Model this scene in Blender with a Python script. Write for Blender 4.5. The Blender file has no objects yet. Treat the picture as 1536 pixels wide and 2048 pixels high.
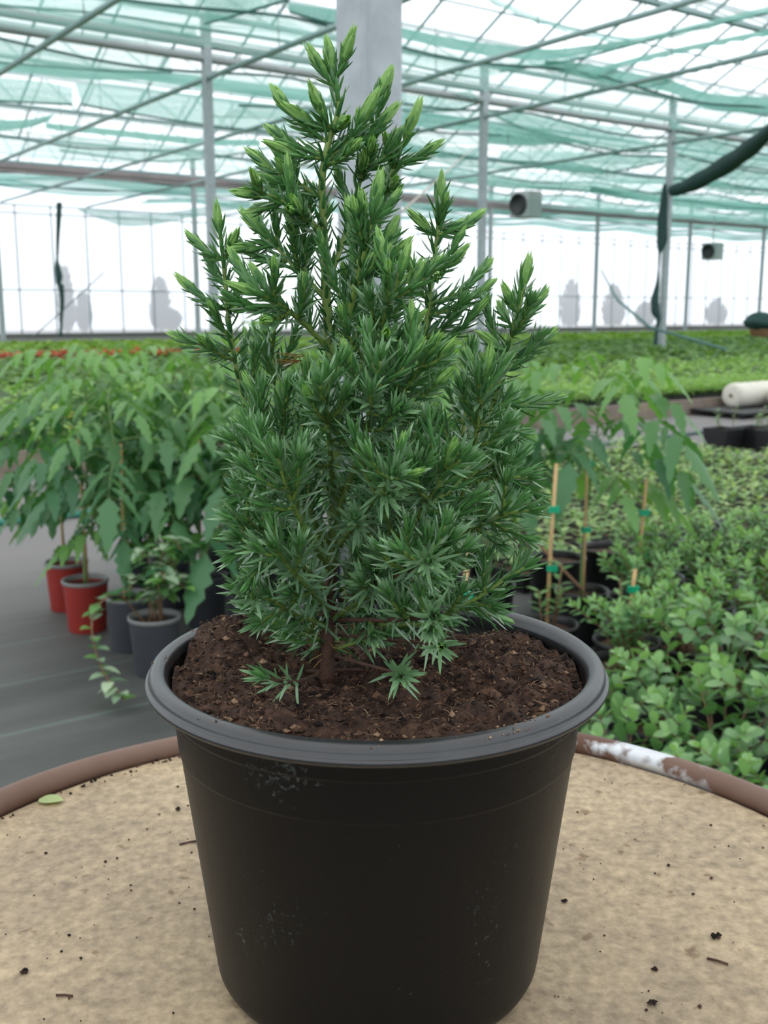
import bpy, math, random
from math import sin, cos, pi, radians as R
from mathutils import Vector as V3, Matrix, noise

random.seed(7)
C = bpy.context.scene.collection
S = bpy.context.scene

# ------------------------------------------------------------------ camera, world, exposure
FPX, PITCH, CAMZ = 2100.0, 0.1878, 1.19
cam_d = bpy.data.cameras.new('camera')
cam_d.sensor_fit = 'HORIZONTAL'
cam_d.sensor_width = 27.0
cam_d.lens = FPX / 1536 * 27.0
cam_d.clip_start = 0.02
cam_d.clip_end = 500
cam_d.dof.use_dof = True
cam_d.dof.focus_distance = 0.435
cam_d.dof.aperture_fstop = 22.0
cam = bpy.data.objects.new('camera', cam_d)
C.objects.link(cam)
cam.location = (0, 0, CAMZ)
cam.rotation_euler = (pi / 2 - PITCH, 0, 0)
S.camera = cam
S.view_settings.view_transform = 'Standard'
S.view_settings.look = 'None'
S.view_settings.gamma = 1.0
S.view_settings.use_curve_mapping = False
S.view_settings.exposure = 0.62
S.cycles.transparent_max_bounces = 24
S.cycles.max_bounces = 6
S.cycles.diffuse_bounces = 3
S.cycles.glossy_bounces = 2
S.cycles.transmission_bounces = 4
S.cycles.use_denoising = True
S.cycles.caustics_reflective = False
S.cycles.caustics_refractive = False
w = bpy.data.worlds.new('overcast_sky')
S.world = w
w.use_nodes = True
wn = w.node_tree.nodes
wl = w.node_tree.links
bg = wn['Background']
tc = wn.new('ShaderNodeTexCoord')
sx = wn.new('ShaderNodeSeparateXYZ')
wl.new(tc.outputs['Generated'], sx.inputs[0])
rp = wn.new('ShaderNodeValToRGB')
rp.color_ramp.elements[0].position = 0.0
rp.color_ramp.elements[0].color = (0.86, 0.93, 1.0, 1)
rp.color_ramp.elements[1].position = 1.0
rp.color_ramp.elements[1].color = (1.0, 1.0, 1.0, 1)
wl.new(sx.outputs['Z'], rp.inputs[0])
wl.new(rp.outputs[0], bg.inputs[0])
bg.inputs[1].default_value = 1.25

# ------------------------------------------------------------------ coordinates
CP, SP = cos(PITCH), sin(PITCH)


def ray(px, py):
    a, b = (px - 768) / FPX, (1024 - py) / FPX
    return V3((a, CP + b * SP, -SP + b * CP))


def onz(px, py, z=0.0):
    d = ray(px, py)
    return V3((0, 0, CAMZ)) + d * ((z - CAMZ) / d.z)


def ony(px, py, y):
    d = ray(px, py)
    return V3((0, 0, CAMZ)) + d * (y / d.y)


def proj(p):
    x, y, z = p[0], p[1], p[2] - CAMZ
    d = y * CP - z * SP
    u = y * SP + z * CP
    return 768 + FPX * x / d, 1024 - FPX * u / d


GA = R(54.5)                                   # the greenhouse grid is turned against the view
U = V3((sin(GA), cos(GA), 0))
VV = V3((-cos(GA), sin(GA), 0))
ZG = V3((0, 0, 1))
GROT = math.atan2(U.y, U.x)


def sp(s, p, z=0.0):
    return U * s + VV * p + ZG * z


# ------------------------------------------------------------------ materials
def mat(name):
    m = bpy.data.materials.new(name)
    m.use_nodes = True
    n = m.node_tree.nodes
    return m, n, m.node_tree.links, n['Principled BSDF'], n['Material Output']


def simple(name, col, rough=0.6, metal=0.0, spec=0.5, var=0.0, scale=20.0, bump=0.0, col2=None):
    m, n, l, b, o = mat(name)
    b.inputs['Base Color'].default_value = (*col, 1)
    b.inputs['Roughness'].default_value = rough
    b.inputs['Metallic'].default_value = metal
    b.inputs['Specular IOR Level'].default_value = spec
    if var or bump:
        t = n.new('ShaderNodeTexCoord')
        z = n.new('ShaderNodeTexNoise')
        z.inputs['Scale'].default_value = scale
        z.inputs['Detail'].default_value = 6
        z.inputs['Roughness'].default_value = 0.65
        l.new(t.outputs['Object'], z.inputs['Vector'])
        if var:
            c2 = col2 or tuple(c * (1 - var) for c in col)
            r = n.new('ShaderNodeValToRGB')
            r.color_ramp.elements[0].position = 0.35
            r.color_ramp.elements[1].position = 0.68
            r.color_ramp.elements[0].color = (*c2, 1)
            r.color_ramp.elements[1].color = (*col, 1)
            l.new(z.outputs['Fac'], r.inputs[0])
            l.new(r.outputs[0], b.inputs['Base Color'])
        if bump:
            q = n.new('ShaderNodeBump')
            q.inputs['Strength'].default_value = bump
            q.inputs['Distance'].default_value = 0.01
            l.new(z.outputs['Fac'], q.inputs['Height'])
            l.new(q.outputs[0], b.inputs['Normal'])
    return m


def leafmat(name, dark, light, rough=0.45, trans=0.3, spec=0.4, tcol=None):
    """foliage: colour runs between two greens by each leaf's own tint, some light comes through"""
    m, n, l, b, o = mat(name)
    at = n.new('ShaderNodeAttribute')
    at.attribute_name = 'tint'
    mx = n.new('ShaderNodeMix')
    mx.data_type = 'RGBA'
    mx.inputs[6].default_value = (*dark, 1)
    mx.inputs[7].default_value = (*light, 1)
    sep = n.new('ShaderNodeSeparateColor')
    l.new(at.outputs['Color'], sep.inputs[0])
    l.new(sep.outputs[0], mx.inputs[0])
    l.new(mx.outputs[2], b.inputs['Base Color'])
    b.inputs['Roughness'].default_value = rough
    b.inputs['Specular IOR Level'].default_value = spec
    if trans:
        tr = n.new('ShaderNodeBsdfTranslucent')
        hv = n.new('ShaderNodeMix')
        hv.data_type = 'RGBA'
        hv.blend_type = 'MULTIPLY'
        hv.inputs[0].default_value = 1
        hv.inputs[7].default_value = (*(tcol or (1.6, 1.7, 0.7)), 1)
        l.new(mx.outputs[2], hv.inputs[6])
        l.new(hv.outputs[2], tr.inputs[0])
        ms = n.new('ShaderNodeMixShader')
        ms.inputs[0].default_value = trans
        l.new(b.outputs[0], ms.inputs[1])
        l.new(tr.outputs[0], ms.inputs[2])
        l.new(ms.outputs[0], o.inputs['Surface'])
    return m


def sheer(name, col, alpha, haze=0.5, stripes=0.0):
    """glazing film and nets: part of the light passes straight, the rest is scattered by the threads or the film"""
    m, n, l, b, o = mat(name)
    n.remove(b)
    tp = n.new('ShaderNodeBsdfTransparent')
    df = n.new('ShaderNodeBsdfDiffuse')
    tl = n.new('ShaderNodeBsdfTranslucent')
    df.inputs[0].default_value = (*col, 1)
    tl.inputs[0].default_value = (*col, 1)
    m1 = n.new('ShaderNodeMixShader')
    m1.inputs[0].default_value = haze
    l.new(df.outputs[0], m1.inputs[1])
    l.new(tl.outputs[0], m1.inputs[2])
    m2 = n.new('ShaderNodeMixShader')
    l.new(tp.outputs[0], m2.inputs[1])
    l.new(m1.outputs[0], m2.inputs[2])
    l.new(m2.outputs[0], o.inputs['Surface'])
    m2.inputs[0].default_value = alpha
    if stripes:
        uv = n.new('ShaderNodeUVMap')
        mp = n.new('ShaderNodeMapping')
        mp.inputs['Scale'].default_value = (1.2, 9, 1)
        z = n.new('ShaderNodeTexNoise')
        z.inputs['Scale'].default_value = 1.0
        z.inputs['Detail'].default_value = 5
        l.new(uv.outputs[0], mp.inputs[0])
        l.new(mp.outputs[0], z.inputs['Vector'])
        r = n.new('ShaderNodeMapRange')
        r.inputs[1].default_value = 0.3
        r.inputs[2].default_value = 0.7
        r.inputs[3].default_value = max(0.0, alpha - stripes)
        r.inputs[4].default_value = min(1.0, alpha + stripes)
        l.new(z.outputs['Fac'], r.inputs[0])
        l.new(r.outputs[0], m2.inputs[0])
    return m


M = {}
M['galv'] = simple('galvanised_steel', (0.42, 0.46, 0.48), 0.5, 0.35, var=0.22, scale=9)
M['paint'] = simple('grey_painted_steel', (0.36, 0.42, 0.43), 0.55, 0.1, var=0.15, scale=3)
M['pipe'] = simple('weathered_pipe', (0.40, 0.43, 0.44), 0.5, 0.2, var=0.2, scale=2)
M['gutter'] = simple('brown_gutter_metal', (0.34, 0.29, 0.30), 0.6, 0.1, var=0.2, scale=1.5)
M['bar'] = simple('glazing_bar', (0.30, 0.42, 0.42), 0.6, 0.1)
M['film'] = sheer('milky_roof_film', (0.92, 0.96, 0.97), 0.30, 0.9)
M['wallfilm'] = sheer('milky_wall_film', (0.94, 0.97, 1.0), 0.55, 0.95)
M['net_thin'] = sheer('thin_shade_net', (0.31, 0.55, 0.49), 0.42, 0.75, 0.24)
M['net'] = sheer('shade_net', (0.24, 0.50, 0.44), 0.64, 0.7, 0.22)
M['net_dense'] = sheer('gathered_shade_net', (0.20, 0.44, 0.38), 0.92, 0.7, 0.06)
M['hem'] = simple('net_hem', (0.10, 0.20, 0.19), 0.7)
M['netroll'] = simple('rolled_net', (0.025, 0.075, 0.07), 0.75, var=0.4, scale=14, bump=0.5)
M['drape'] = sheer('hanging_net', (0.05, 0.15, 0.14), 0.93, 0.3, 0.05)
M['plinth'] = simple('concrete_plinth', (0.17, 0.17, 0.155), 0.85, var=0.25, scale=0.8)
M['pot_black'] = None
M['rimtube'] = None


def build_floor_mat():
    m, n, l, b, o = mat('woven_ground_cover')
    t = n.new('ShaderNodeTexCoord')
    mp = n.new('ShaderNodeMapping')
    mp.inputs['Rotation'].default_value = (0, 0, -GROT)
    l.new(t.outputs['Object'], mp.inputs[0])
    z = n.new('ShaderNodeTexNoise')
    z.inputs['Scale'].default_value = 0.9
    z.inputs['Detail'].default_value = 8
    z.inputs['Roughness'].default_value = 0.6
    mp2 = n.new('ShaderNodeMapping')
    mp2.inputs['Scale'].default_value = (0.7, 3.0, 1)
    l.new(mp.outputs[0], mp2.inputs[0])
    l.new(mp2.outputs[0], z.inputs['Vector'])
    r = n.new('ShaderNodeValToRGB')
    r.color_ramp.elements[0].position = 0.33
    r.color_ramp.elements[0].color = (0.026, 0.032, 0.031, 1)
    r.color_ramp.elements[1].position = 0.70
    r.color_ramp.elements[1].color = (0.090, 0.093, 0.086, 1)
    l.new(z.outputs['Fac'], r.inputs[0])
    # paler mat away from the drum (the path by the beds)
    sepp = n.new('ShaderNodeSeparateXYZ')
    l.new(mp.outputs[0], sepp.inputs[0])
    mr = n.new('ShaderNodeMapRange')
    mr.inputs[1].default_value = 3.0
    mr.inputs[2].default_value = 5.2
    mr.inputs[3].default_value = 0.0
    mr.inputs[4].default_value = 0.75
    l.new(sepp.outputs['Y'], mr.inputs[0])
    mx = n.new('ShaderNodeMix')
    mx.data_type = 'RGBA'
    mx.inputs[7].default_value = (0.20, 0.182, 0.180, 1)
    l.new(mr.outputs[0], mx.inputs[0])
    l.new(r.outputs[0], mx.inputs[6])
    # pale green marking threads woven into the mat
    ws = n.new('ShaderNodeMath')
    ws.operation = 'PINGPONG'
    ws.inputs[1].default_value = 0.21
    l.new(sepp.outputs['Y'], ws.inputs[0])
    lt = n.new('ShaderNodeMath')
    lt.operation = 'LESS_THAN'
    lt.inputs[1].default_value = 0.006
    l.new(ws.outputs[0], lt.inputs[0])
    z2 = n.new('ShaderNodeTexNoise')
    z2.inputs['Scale'].default_value = 5
    l.new(mp.outputs[0], z2.inputs['Vector'])
    ml = n.new('ShaderNodeMath')
    ml.operation = 'MULTIPLY'
    z2.inputs['Detail'].default_value = 6
    l.new(lt.outputs[0], ml.inputs[0])
    l.new(z2.outputs['Fac'], ml.inputs[1])
    mx2 = n.new('ShaderNodeMix')
    mx2.data_type = 'RGBA'
    mx2.inputs[7].default_value = (0.12, 0.18, 0.16, 1)
    l.new(ml.outputs[0], mx2.inputs[0])
    l.new(mx.outputs[2], mx2.inputs[6])
    l.new(mx2.outputs[2], b.inputs['Base Color'])
    b.inputs['Roughness'].default_value = 0.7
    bp = n.new('ShaderNodeBump')
    bp.inputs['Strength'].default_value = 0.5
    bp.inputs['Distance'].default_value = 0.03
    l.new(z.outputs['Fac'], bp.inputs['Height'])
    l.new(bp.outputs[0], b.inputs['Normal'])
    return m


M['mat'] = build_floor_mat()


def build_pot_mat():
    m, n, l, b, o = mat('black_pot_plastic')
    t = n.new('ShaderNodeTexCoord')
    z = n.new('ShaderNodeTexNoise')
    z.inputs['Scale'].default_value = 420
    z.inputs['Detail'].default_value = 2
    l.new(t.outputs['Object'], z.inputs['Vector'])
    z2 = n.new('ShaderNodeTexNoise')
    z2.inputs['Scale'].default_value = 22
    l.new(t.outputs['Object'], z2.inputs['Vector'])
    mlt = n.new('ShaderNodeMath')
    mlt.operation = 'MULTIPLY'
    l.new(z.outputs['Fac'], mlt.inputs[0])
    l.new(z2.outputs['Fac'], mlt.inputs[1])
    r = n.new('ShaderNodeValToRGB')
    r.color_ramp.elements[0].position = 0.40
    r.color_ramp.elements[0].color = (0.0040, 0.0040, 0.0043, 1)
    r.color_ramp.elements[1].position = 0.50
    r.color_ramp.elements[1].color = (0.040, 0.050, 0.050, 1)
    l.new(mlt.outputs[0], r.inputs[0])
    l.new(r.outputs[0], b.inputs['Base Color'])
    b.inputs['Roughness'].default_value = 0.40
    b.inputs['Specular IOR Level'].default_value = 0.22
    bp = n.new('ShaderNodeBump')
    bp.inputs['Strength'].default_value = 0.10
    bp.inputs['Distance'].default_value = 0.001
    l.new(z.outputs['Fac'], bp.inputs['Height'])
    l.new(bp.outputs[0], b.inputs['Normal'])
    return m


M['pot_black'] = build_pot_mat()


def build_tabletop_mat():
    m, n, l, b, o = mat('worn_fibreboard')
    t = n.new('ShaderNodeTexCoord')

    def nz(scale, det=8, rough=0.65):
        z = n.new('ShaderNodeTexNoise')
        z.inputs['Scale'].default_value = scale
        z.inputs['Detail'].default_value = det
        z.inputs['Roughness'].default_value = rough
        l.new(t.outputs['Object'], z.inputs['Vector'])
        return z
    big = nz(5.0)
    r = n.new('ShaderNodeValToRGB')
    r.color_ramp.elements[0].position = 0.36
    r.color_ramp.elements[0].color = (0.108, 0.084, 0.068, 1)
    r.color_ramp.elements[1].position = 0.72
    r.color_ramp.elements[1].color = (0.208, 0.160, 0.124, 1)
    l.new(big.outputs['Fac'], r.inputs[0])
    # light along the board's edge put into the colour: paler, yellower wood outwards
    ln = n.new('ShaderNodeVectorMath')
    ln.operation = 'LENGTH'
    l.new(t.outputs['Object'], ln.inputs[0])
    ed = n.new('ShaderNodeMapRange')
    ed.inputs[1].default_value = 0.20
    ed.inputs[2].default_value = 0.275
    ed.inputs[3].default_value = 0.0
    ed.inputs[4].default_value = 0.75
    l.new(ln.outputs['Value'], ed.inputs[0])
    em = n.new('ShaderNodeMath')
    em.operation = 'MULTIPLY'
    l.new(ed.outputs[0], em.inputs[0])
    l.new(nz(9.0).outputs['Fac'], em.inputs[1])
    e2 = n.new('ShaderNodeMath')
    e2.operation = 'MULTIPLY'
    e2.inputs[1].default_value = 1.8
    e2.use_clamp = True
    l.new(em.outputs[0], e2.inputs[0])
    m1 = n.new('ShaderNodeMix')
    m1.data_type = 'RGBA'
    m1.inputs[7].default_value = (0.48, 0.37, 0.23, 1)
    l.new(e2.outputs[0], m1.inputs[0])
    l.new(r.outputs[0], m1.inputs[6])
    fine = nz(140, 4, 0.7)
    r2 = n.new('ShaderNodeMapRange')
    r2.inputs[1].default_value = 0.3
    r2.inputs[2].default_value = 0.7
    r2.inputs[3].default_value = 0.62
    r2.inputs[4].default_value = 1.30
    l.new(fine.outputs['Fac'], r2.inputs[0])
    m2 = n.new('ShaderNodeMix')
    m2.data_type = 'RGBA'
    m2.blend_type = 'MULTIPLY'
    m2.inputs[0].default_value = 1
    l.new(m1.outputs[2], m2.inputs[6])
    l.new(r2.outputs[0], m2.inputs[7])
    sp_ = nz(75, 3, 0.5)
    r3 = n.new('ShaderNodeValToRGB')
    r3.color_ramp.elements[0].position = 0.30
    r3.color_ramp.elements[0].color = (0.55, 0.46, 0.38, 1)
    r3.color_ramp.elements[1].position = 0.36
    r3.color_ramp.elements[1].color = (1, 1, 1, 1)
    l.new(sp_.outputs['Fac'], r3.inputs[0])
    m3 = n.new('ShaderNodeMix')
    m3.data_type = 'RGBA'
    m3.blend_type = 'MULTIPLY'
    m3.inputs[0].default_value = 0.8
    l.new(m2.outputs[2], m3.inputs[6])
    l.new(r3.outputs[0], m3.inputs[7])
    l.new(m3.outputs[2], b.inputs['Base Color'])
    b.inputs['Roughness'].default_value = 0.62
    b.inputs['Specular IOR Level'].default_value = 0.3
    bp = n.new('ShaderNodeBump')
    bp.inputs['Strength'].default_value = 0.25
    bp.inputs['Distance'].default_value = 0.002
    l.new(fine.outputs['Fac'], bp.inputs['Height'])
    l.new(bp.outputs[0], b.inputs['Normal'])
    return m


M['rim_plastic'] = simple('skylit_rim_plastic', (0.020, 0.021, 0.023), 0.33, 0.0, 0.75, var=0.35, scale=60)  # same black plastic; the sky's sheen is put into its paler colour
M['tabletop'] = build_tabletop_mat()


def build_rust_mat():
    m, n, l, b, o = mat('rusty_rim_steel')
    t = n.new('ShaderNodeTexCoord')
    z = n.new('ShaderNodeTexNoise')
    z.inputs['Scale'].default_value = 9
    z.inputs['Detail'].default_value = 8
    l.new(t.outputs['Object'], z.inputs['Vector'])
    r = n.new('ShaderNodeValToRGB')
    r.color_ramp.elements[0].position = 0.3
    r.color_ramp.elements[0].color = (0.095, 0.042, 0.025, 1)
    r.color_ramp.elements[1].position = 0.62
    r.color_ramp.elements[1].color = (0.165, 0.098, 0.072, 1)
    l.new(z.outputs['Fac'], r.inputs[0])
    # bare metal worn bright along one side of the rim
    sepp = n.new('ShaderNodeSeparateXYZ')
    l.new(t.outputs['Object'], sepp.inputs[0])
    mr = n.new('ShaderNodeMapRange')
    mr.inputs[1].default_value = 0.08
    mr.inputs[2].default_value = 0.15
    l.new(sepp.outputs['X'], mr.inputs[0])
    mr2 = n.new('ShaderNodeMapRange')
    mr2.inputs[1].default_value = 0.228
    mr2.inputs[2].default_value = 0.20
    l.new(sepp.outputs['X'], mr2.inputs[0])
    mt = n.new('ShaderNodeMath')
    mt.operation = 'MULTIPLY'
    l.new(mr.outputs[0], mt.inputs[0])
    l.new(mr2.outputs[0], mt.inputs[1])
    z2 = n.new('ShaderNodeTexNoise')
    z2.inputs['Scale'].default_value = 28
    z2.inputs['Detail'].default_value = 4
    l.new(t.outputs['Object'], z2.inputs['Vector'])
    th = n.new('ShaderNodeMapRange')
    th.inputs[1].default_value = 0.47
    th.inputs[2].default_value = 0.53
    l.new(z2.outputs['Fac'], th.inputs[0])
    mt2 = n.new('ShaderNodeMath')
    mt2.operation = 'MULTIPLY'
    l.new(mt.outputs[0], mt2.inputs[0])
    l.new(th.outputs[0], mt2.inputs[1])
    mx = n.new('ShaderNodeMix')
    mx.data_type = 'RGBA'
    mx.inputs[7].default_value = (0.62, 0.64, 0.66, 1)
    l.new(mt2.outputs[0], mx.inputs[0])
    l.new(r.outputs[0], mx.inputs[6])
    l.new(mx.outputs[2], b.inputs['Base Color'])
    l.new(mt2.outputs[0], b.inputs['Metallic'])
    b.inputs['Roughness'].default_value = 0.5
    b.inputs['Specular IOR Level'].default_value = 0.35
    bp = n.new('ShaderNodeBump')
    bp.inputs['Strength'].default_value = 0.3
    bp.inputs['Distance'].default_value = 0.002
    l.new(z2.outputs['Fac'], bp.inputs['Height'])
    l.new(bp.outputs[0], b.inputs['Normal'])
    return m


M['rust'] = build_rust_mat()
M['drum'] = simple('old_drum_paint', (0.10, 0.13, 0.16), 0.55, 0.3, var=0.5, scale=7, col2=(0.16, 0.08, 0.05))


def build_soil_mat():
    m, n, l, b, o = mat('peat_soil')
    at = n.new('ShaderNodeAttribute')
    at.attribute_name = 'tint'
    sep = n.new('ShaderNodeSeparateColor')
    l.new(at.outputs['Color'], sep.inputs[0])
    t = n.new('ShaderNodeTexCoord')
    z = n.new('ShaderNodeTexNoise')
    z.inputs['Scale'].default_value = 130
    z.inputs['Detail'].default_value = 8
    z.inputs['Roughness'].default_value = 0.75
    l.new(t.outputs['Object'], z.inputs['Vector'])
    ad = n.new('ShaderNodeMath')
    ad.operation = 'ADD'
    l.new(z.outputs['Fac'], ad.inputs[0])
    l.new(sep.outputs[0], ad.inputs[1])
    r = n.new('ShaderNodeValToRGB')
    e = r.color_ramp.elements
    e[0].position = 0.3
    e[0].color = (0.010, 0.006, 0.005, 1)
    e[1].position = 1.35 if False else 1.0
    e[1].color = (0.50, 0.33, 0.20, 1)
    a = e.new(0.50)
    a.color = (0.066, 0.037, 0.026, 1)
    a = e.new(0.72)
    a.color = (0.175, 0.096, 0.060, 1)
    l.new(ad.outputs[0], r.inputs[0])
    l.new(r.outputs[0], b.inputs['Base Color'])
    b.inputs['Roughness'].default_value = 0.85
    b.inputs['Specular IOR Level'].default_value = 0.25
    bp = n.new('ShaderNodeBump')
    bp.inputs['Strength'].default_value = 0.9
    bp.inputs['Distance'].default_value = 0.003
    l.new(z.outputs['Fac'], bp.inputs['Height'])
    l.new(bp.outputs[0], b.inputs['Normal'])
    return m


M['soil'] = build_soil_mat()
M['needle'] = leafmat('juniper_needle', (0.040, 0.155, 0.050), (0.125, 0.310, 0.085), 0.33, 0.24, 0.55)
M['needle_in'] = leafmat('juniper_needle_glaucous', (0.118, 0.245, 0.122), (0.245, 0.425, 0.205), 0.27, 0.16, 0.85)
M['tip'] = leafmat('juniper_new_growth', (0.19, 0.40, 0.10), (0.38, 0.58, 0.19), 0.42, 0.3, 0.4)
M['stemgreen'] = simple('juniper_green_stem', (0.20, 0.30, 0.06), 0.5, var=0.3, scale=60)
M['bark'] = simple('juniper_bark', (0.11, 0.05, 0.03), 0.8, var=0.5, scale=150, bump=0.4)
M['dead'] = leafmat('dead_needle', (0.25, 0.12, 0.045), (0.42, 0.33, 0.10), 0.6, 0.1, 0.3)
M['tomato'] = leafmat('tomato_leaf', (0.042, 0.145, 0.066), (0.165, 0.345, 0.090), 0.40, 0.32, 0.5)
M['tomstem'] = simple('tomato_stem', (0.13, 0.22, 0.06), 0.6)
M['cane'] = simple('bamboo_cane', (0.55, 0.36, 0.16), 0.55, var=0.25, scale=30)
M['clip'] = simple('green_plant_clip', (0.0, 0.30, 0.15), 0.4)
M['red_pot'] = simple('red_pot_plastic', (0.33, 0.030, 0.022), 0.5, var=0.2, scale=12)
M['grey_rim'] = simple('pale_pot_rim', (0.20, 0.20, 0.20), 0.5)
M['grey_pot'] = simple('charcoal_pot_plastic', (0.052, 0.056, 0.066), 0.55, var=0.2, scale=10)
M['dark_pot'] = simple('black_nursery_pot', (0.010, 0.010, 0.011), 0.45)
M['potsoil'] = simple('potting_soil', (0.10, 0.055, 0.032), 0.9, var=0.6, scale=45, bump=0.8)
M['pale_leaf'] = leafmat('silvery_leaf', (0.16, 0.27, 0.17), (0.42, 0.52, 0.36), 0.55, 0.25, 0.3)
M['round_leaf'] = leafmat('round_shrub_leaf', (0.060, 0.175, 0.066), (0.23, 0.40, 0.155), 0.38, 0.28, 0.5)
M['small_leaf'] = leafmat('small_shrub_leaf', (0.075, 0.21, 0.075), (0.24, 0.42, 0.16), 0.45, 0.3, 0.4)
M['twig'] = simple('brown_twig', (0.20, 0.115, 0.06), 0.75, var=0.3, scale=40)
M['seedling'] = leafmat('seedling_leaf', (0.15, 0.30, 0.10), (0.46, 0.58, 0.27), 0.5, 0.35, 0.35)
M['bedgreen'] = leafmat('bedding_leaf', (0.16, 0.31, 0.08), (0.36, 0.53, 0.19), 0.5, 0.35, 0.3)
M['cropgreen'] = leafmat('crop_leaf', (0.115, 0.215, 0.075), (0.20, 0.325, 0.12), 0.55, 0.3, 0.3)
M['farcrop'] = leafmat('far_crop_leaf', (0.15, 0.29, 0.05), (0.29, 0.43, 0.09), 0.55, 0.3, 0.3)
M['redflower'] = leafmat('red_petal', (0.60, 0.07, 0.03), (0.80, 0.22, 0.10), 0.5, 0.2, 0.3, (1.2, 1.0, 1.0))
M['yellow'] = simple('yellow_petal', (0.70, 0.55, 0.03), 0.5)
M['board'] = simple('timber_board', (0.26, 0.205, 0.145), 0.8, var=0.35, scale=6, col2=(0.17, 0.14, 0.12))
M['hose'] = simple('green_hose', (0.03, 0.20, 0.16), 0.5)
M['hosegrey'] = simple('grey_green_hose', (0.09, 0.13, 0.13), 0.5)
M['fleece'] = simple('white_fleece', (0.70, 0.67, 0.58), 0.8, var=0.15, scale=8, bump=0.3)
M['darkbox'] = simple('dark_box', (0.016, 0.018, 0.02), 0.5)
M['fanwhite'] = simple('fan_housing', (0.40, 0.44, 0.44), 0.5)
M['terracotta'] = simple('terracotta_clay', (0.36, 0.19, 0.11), 0.7)
M['cypress'] = simple('cypress_foliage', (0.05, 0.075, 0.06), 0.9, var=0.4, scale=2)
M['rope'] = simple('teal_rope', (0.09, 0.19, 0.18), 0.7)
M['string'] = simple('pale_string', (0.50, 0.46, 0.40), 0.8)
M['wire'] = simple('grey_wire', (0.30, 0.33, 0.33), 0.5, 0.3)
M['fallen'] = leafmat('fallen_leaf_green', (0.36, 0.44, 0.20), (0.42, 0.50, 0.24), 0.55, 0.2, 0.3)
M['perlite'] = simple('perlite', (0.62, 0.55, 0.46), 0.8)


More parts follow.
